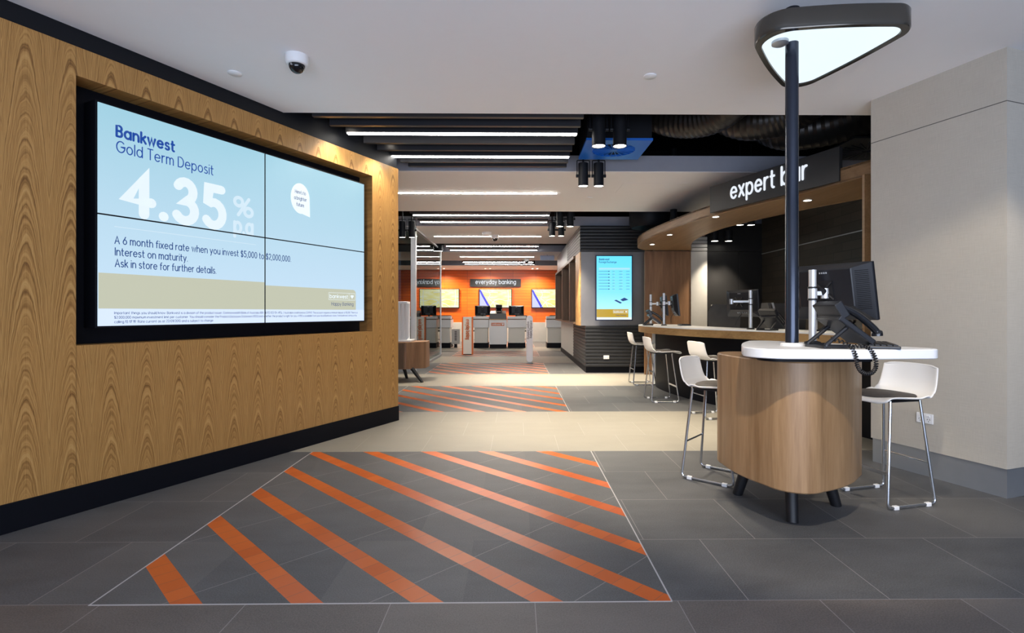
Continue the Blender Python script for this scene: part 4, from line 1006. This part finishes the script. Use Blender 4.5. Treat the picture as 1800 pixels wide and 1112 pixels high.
# ================================================================== everyday banking area
def pedestal_text(mb, s, x, z, cap, w, y): text(mb, s, (x, y, z), (0, 0, -1), (1, 0, 0), cap, w, .14, .2)
p = thing('sign_pedestal', 'upright white sign pedestal with orange edges and vertical lettering', 'sign', (-1.36, 14.95, 0))
MB().box(-.118, .118, -.06, .06, .02, 1.06).build('face', M['desk'], p, smooth=0)
for q in (-1, 1): MB().box(min(q * .118, q * .155), max(q * .118, q * .155), -.062, .062, 0, 1.06).build('edge_strip', M['orangeflat'], p, smooth=0)
MB().box(-.118, .118, -.06, .06, 0, .02).build('foot', M['plinth'], p, smooth=0)
m = MB(); pedestal_text(m, 'everyday banking', -.035, .99, .11, .56, -.0615); m.build('lettering', M['orangetext'], p, smooth=0)
p = thing('sign_post', 'slim rounded white sign post with vertical lettering in the aisle', 'sign', (.325, 12.45, 0))
pts = [(.075 * math.cos(a), .095 + .075 * math.sin(a)) for a in [PI + PI * q / 12 for q in range(13)]] + [(.075 * math.cos(a), 1.04 + .075 * math.sin(a)) for a in [PI * q / 12 for q in range(13)]]
m = MB(); n = len(pts); m.add([(x, -.04, z) for x, z in pts] + [(x, .04, z) for x, z in pts], [tuple(range(n)), tuple(range(2 * n - 1, n - 1, -1))] + [(i, n + i, n + (i + 1) % n, (i + 1) % n) for i in range(n)])
m.build('blade', M['white'], p, smooth=30)
MB().lathe([(.001, 0), (.08, 0), (.08, .01), (.03, .03)]).build('foot', M['alu'], p)
m = MB(); pedestal_text(m, 'everyday banking', .014, .99, .055, .40, -.0405); pedestal_text(m, 'expert banking', -.052, .97, .055, .40, -.0405); m.build('lettering', M['greytext'], p, smooth=0)
o = thing('sign_pedestal', 'low pale grey sign with vertical lettering behind the orange edged pedestal', 'sign', (-2.03, 17.9, 0))
MB().box(-.14, .14, -.04, .04, .12, .62).build('face', M['palepanel'], o, smooth=0); MB().box(-.05, .05, -.04, .04, 0, .12).build('foot', M['plinth'], o, smooth=0)
m = MB(); [m.box(-.03, .04, -.042, -.040, .24 + q * .055, .28 + q * .055) for q in range(6)]; m.build('lettering', M['greytext'], o, smooth=0)

def desk_wing(x0, x1, label):
    t = thing('service_desk', label, 'service desk', ((x0 + x1) / 2, 17.6, 0), 0, 'white service desk wings'); w = (x1 - x0) / 2
    MB().box(-w + .02, w - .02, .05, .7, 0, .17).build('kick_plinth', M['plinth'], t, smooth=0)
    MB().box(-w + .04, w - .04, .04, .6, .17, .68).build('lower_front', M['desk'], t, smooth=0)
    MB().box(-w, w, 0, .75, .68, .94).build('upper_front', M['white'], t, smooth=0, bevel=.005)
    MB().box(-w + .01, w - .01, .02, .7, .94, .97).build('shadow_gap', M['oakdark'], t, smooth=0)
    MB().box(-w, w, .05, .35, .97, 1.05).build('shelf', M['white'], t, smooth=0, bevel=.005)
desk_wing(-1.42, -.895, 'white service desk wing left of the logo pod'); desk_wing(-.285, .34, 'white service desk wing right of the logo pod')
desk_wing(1.02, 2.3, 'white service desk partly hidden by the teller frames, right'); desk_wing(-3.6, -2.16, 'white service desk seen through the glass partition')
t = thing('logo_pod', 'white central desk pod with a small orange bank logo', 'desk pod', (-.59, 17.45, 0))
MB().box(-.275, .275, .04, .6, 0, .13).build('kick_plinth', M['plinth'], t, smooth=0)
MB().box(-.29, .29, 0, .7, .13, .94).build('front', M['white'], t, smooth=0, bevel=.004)
MB().box(-.30, .30, -.01, .7, .94, .965).build('shelf', M['oakx'], t, smooth=0)
MB().loft([[(-.29, .05, .965), (.29, .05, .965), (.29, .5, .965), (-.29, .5, .965)], [(-.27, .09, 1.15), (.27, .09, 1.15), (.25, .5, 1.24), (-.25, .5, 1.24)]]).build('dark_console', M['sign'], t, smooth=0)
MB().box(-.22, .21, -.004, 0, .745, .84).build('logo_plate', M['orangeflat'], t, smooth=0)
m = MB(); text(m, 'bankwest', (-.195, -.006, .77), RX, UZ, .055, .29, .2, .08); flat(m, heart(.16, .795, .04), (0, -.004, 0), RX, UZ, .002); m.build('logo_lettering', M['white'], t, smooth=0)
ph2 = copy_tree(ph)
for c_ in list(ph2.children):
    if c_.name.startswith('coiled'): bpy.data.objects.remove(c_)
place(ph2, (-.56, 17.72, 1.2), math.radians(180), 'black desk phone standing on the dark console of the logo pod', 'black desk phones')
for o_ in list(bpy.data.objects):
    if o_.name.startswith('coiled_cord.'): bpy.data.objects.remove(o_)
def far_monitor(x, label):
    o = copy_tree(mon); o.scale = (1, 1, 1); place(o, (x, 17.85, 1.08), PI, label, 'black monitors on silver arms'); o.rotation_euler[0] = math.radians(-5)
    tag(MB().cyl((x, 17.9, .97), (x, 17.9, 1.12), .03, n=10).build('monitor_stand', M['plastic']), label.replace('black monitor', 'stub stand under the monitor').replace(', before the orange wall', '').replace(', by the teller frame', ''), 'monitor stand')
far_monitor(-1.12, 'black monitor on the desk left of the logo pod, before the orange wall'); far_monitor(.02, 'black monitor on the desk right of the logo pod, before the orange wall')
far_monitor(1.62, 'black monitor on the far right desk, by the teller frame'); far_monitor(-2.95, 'black monitor on the desk behind the glass partition')
for i, (x, lb) in enumerate(((-1.35, 'black low chair back behind the left desk wing'), (.12, 'black low chair back behind the right desk wing'), (1.30, 'black low chair back at the far right desk'), (-2.6, 'black low chair back behind the glass partition'))):
    o = copy_tree(ch); place(o, (x + .1, 18.7, 0), PI, lb, 'black chairs at the far desks'); o.scale = (1, 1, .82)
# wall screens and sign
def map_screen(x, label):
    t = thing('wall_screen', label, 'display screen', (x, 21.5, 0), 0, 'map screens on the orange wall')
    MB().box(-.665, .665, -.08, 0, 1.36, 2.14).build('casing', M['plinth'], t, smooth=0)
    MB().box(-.64, .64, -.083, -.08, 1.385, 2.115).build('display_panel', M['smap'], t, smooth=0)
    o = (0, -.083, 0)
    m = MB(); flat(m, [(-.64, 1.385), (-.30, 1.385), (-.44, 1.62), (-.58, 1.90), (-.64, 2.04)], o, RX, UZ, .002); m.build('drawn_sea', M['slav'], t, smooth=0)
    m = MB(); flat(m, [(-.30, 1.385), (-.20, 1.385), (-.32, 1.60), (-.48, 1.88), (-.59, 2.09), (-.64, 2.09), (-.64, 2.0)], o, RX, UZ, .0015); m.build('drawn_coast', M['sblue'], t, smooth=0)
    m = MB()
    for pts in ([(-.25, 1.40), (-.1, 1.6), (.1, 1.72), (.4, 1.66), (.64, 1.70)], [(-.3, 2.1), (-.22, 1.9), (-.28, 1.75), (-.1, 1.6), (.0, 1.39)], [(-.1, 1.6), (.15, 1.5), (.3, 1.39)], [(.5, 2.1), (.52, 1.8), (.48, 1.39)], [(-.5, 2.02), (-.3, 2.0), (.1, 1.98)]):
        q = spline(pts, 5)
        for a, b in zip(q, q[1:]):
            d_ = (Vector(b) - Vector(a)).normalized(); nn = Vector((-d_.y, d_.x)) * .011; A_, B_ = Vector(a), Vector(b)
            flat(m, [tuple(A_ - nn), tuple(B_ - nn), tuple(B_ + nn), tuple(A_ + nn)], o, RX, UZ, .003)
    m.build('drawn_roads', M['swhite'], t, smooth=0)
map_screen(-.82, 'wall screen with a pale map, centred under the dark sign'); map_screen(1.30, 'wall screen with a pale map, cut off by the oak teller frame'); map_screen(-2.95, 'wall screen with a pale map, partly behind the glass partition')
t = thing('wall_sign', 'dark wall sign reading everyday banking on the orange wall', 'sign', (-.82, 21.5, 0))
MB().box(-1.03, 1.03, -.06, 0, 2.225, 2.535).build('board', M['sign'], t, smooth=0)
m = MB(); text(m, 'everyday banking', (-.80, -.065, 2.335), RX, UZ, .165, 1.62, .13, .2, .004); m.build('lettering', M['lettering'], t, smooth=0)
struct(MB().box(-9, 9, 21.40, 21.5, 0, .78).build('trim_10', M['palepanel'], smooth=0))
for i, (x, side) in enumerate(((-2.9, 'left'), (-1.1, 'middle'), (.75, 'right'))):
    for q in (-.09, .09): downlight(x + q, 20.75, H, f'tiny downlight above the orange wall, {("left", "right")[q > 0]} one of the {side} pair', 130, .05)

for u in (2.35, 2.95):
    q_ = wl(u, -.16, 2.97)
    t = thing('downlight', f'small black downlight in the slot grazing the veneer wall, {("nearer", "farther")[u > 2.5]} one', 'downlight', tuple(q_), 0, 'wall grazing downlights')
    MB().lathe([(.036, .004), (.04, 0), (.04, .10), (.03, .105)]).build('can', M['black'], t); MB().lathe([(.001, .002), (.034, .002), (.034, .006), (.001, .006)]).build('lens', M['e_down'], t); MB().cyl((0, 0, .1), (0, 0, .93), .008, n=8).build('drop_rod', M['black'], t)
    lamp('wall_wash_beam', 'SPOT', (0, 0, -.01), 60, WARM, (0, 0, 0), parent=t, spot_size=1.7, spot_blend=.8, shadow_soft_size=.03)
# unseen entrance spots: kiosk one inferred from its light, wall and pillar ones added
for (x, y, tx, ty, e) in ((.75, 1.15, 1.55, 3.1, 230), (-1.2, 1.3, -2.0, 3.4, 14), (2.5, 1.2, 3.1, 3.9, 150)):
    d_ = Vector((tx - x, ty - y, .45 - H))
    lamp('entrance_spot', 'SPOT', (x, y, H - .03), e, WARM, d_.to_track_quat('-Z', 'Y').to_euler(), spot_size=.75, spot_blend=.5, shadow_soft_size=.03)
for y in (4.9, 5.7): pass
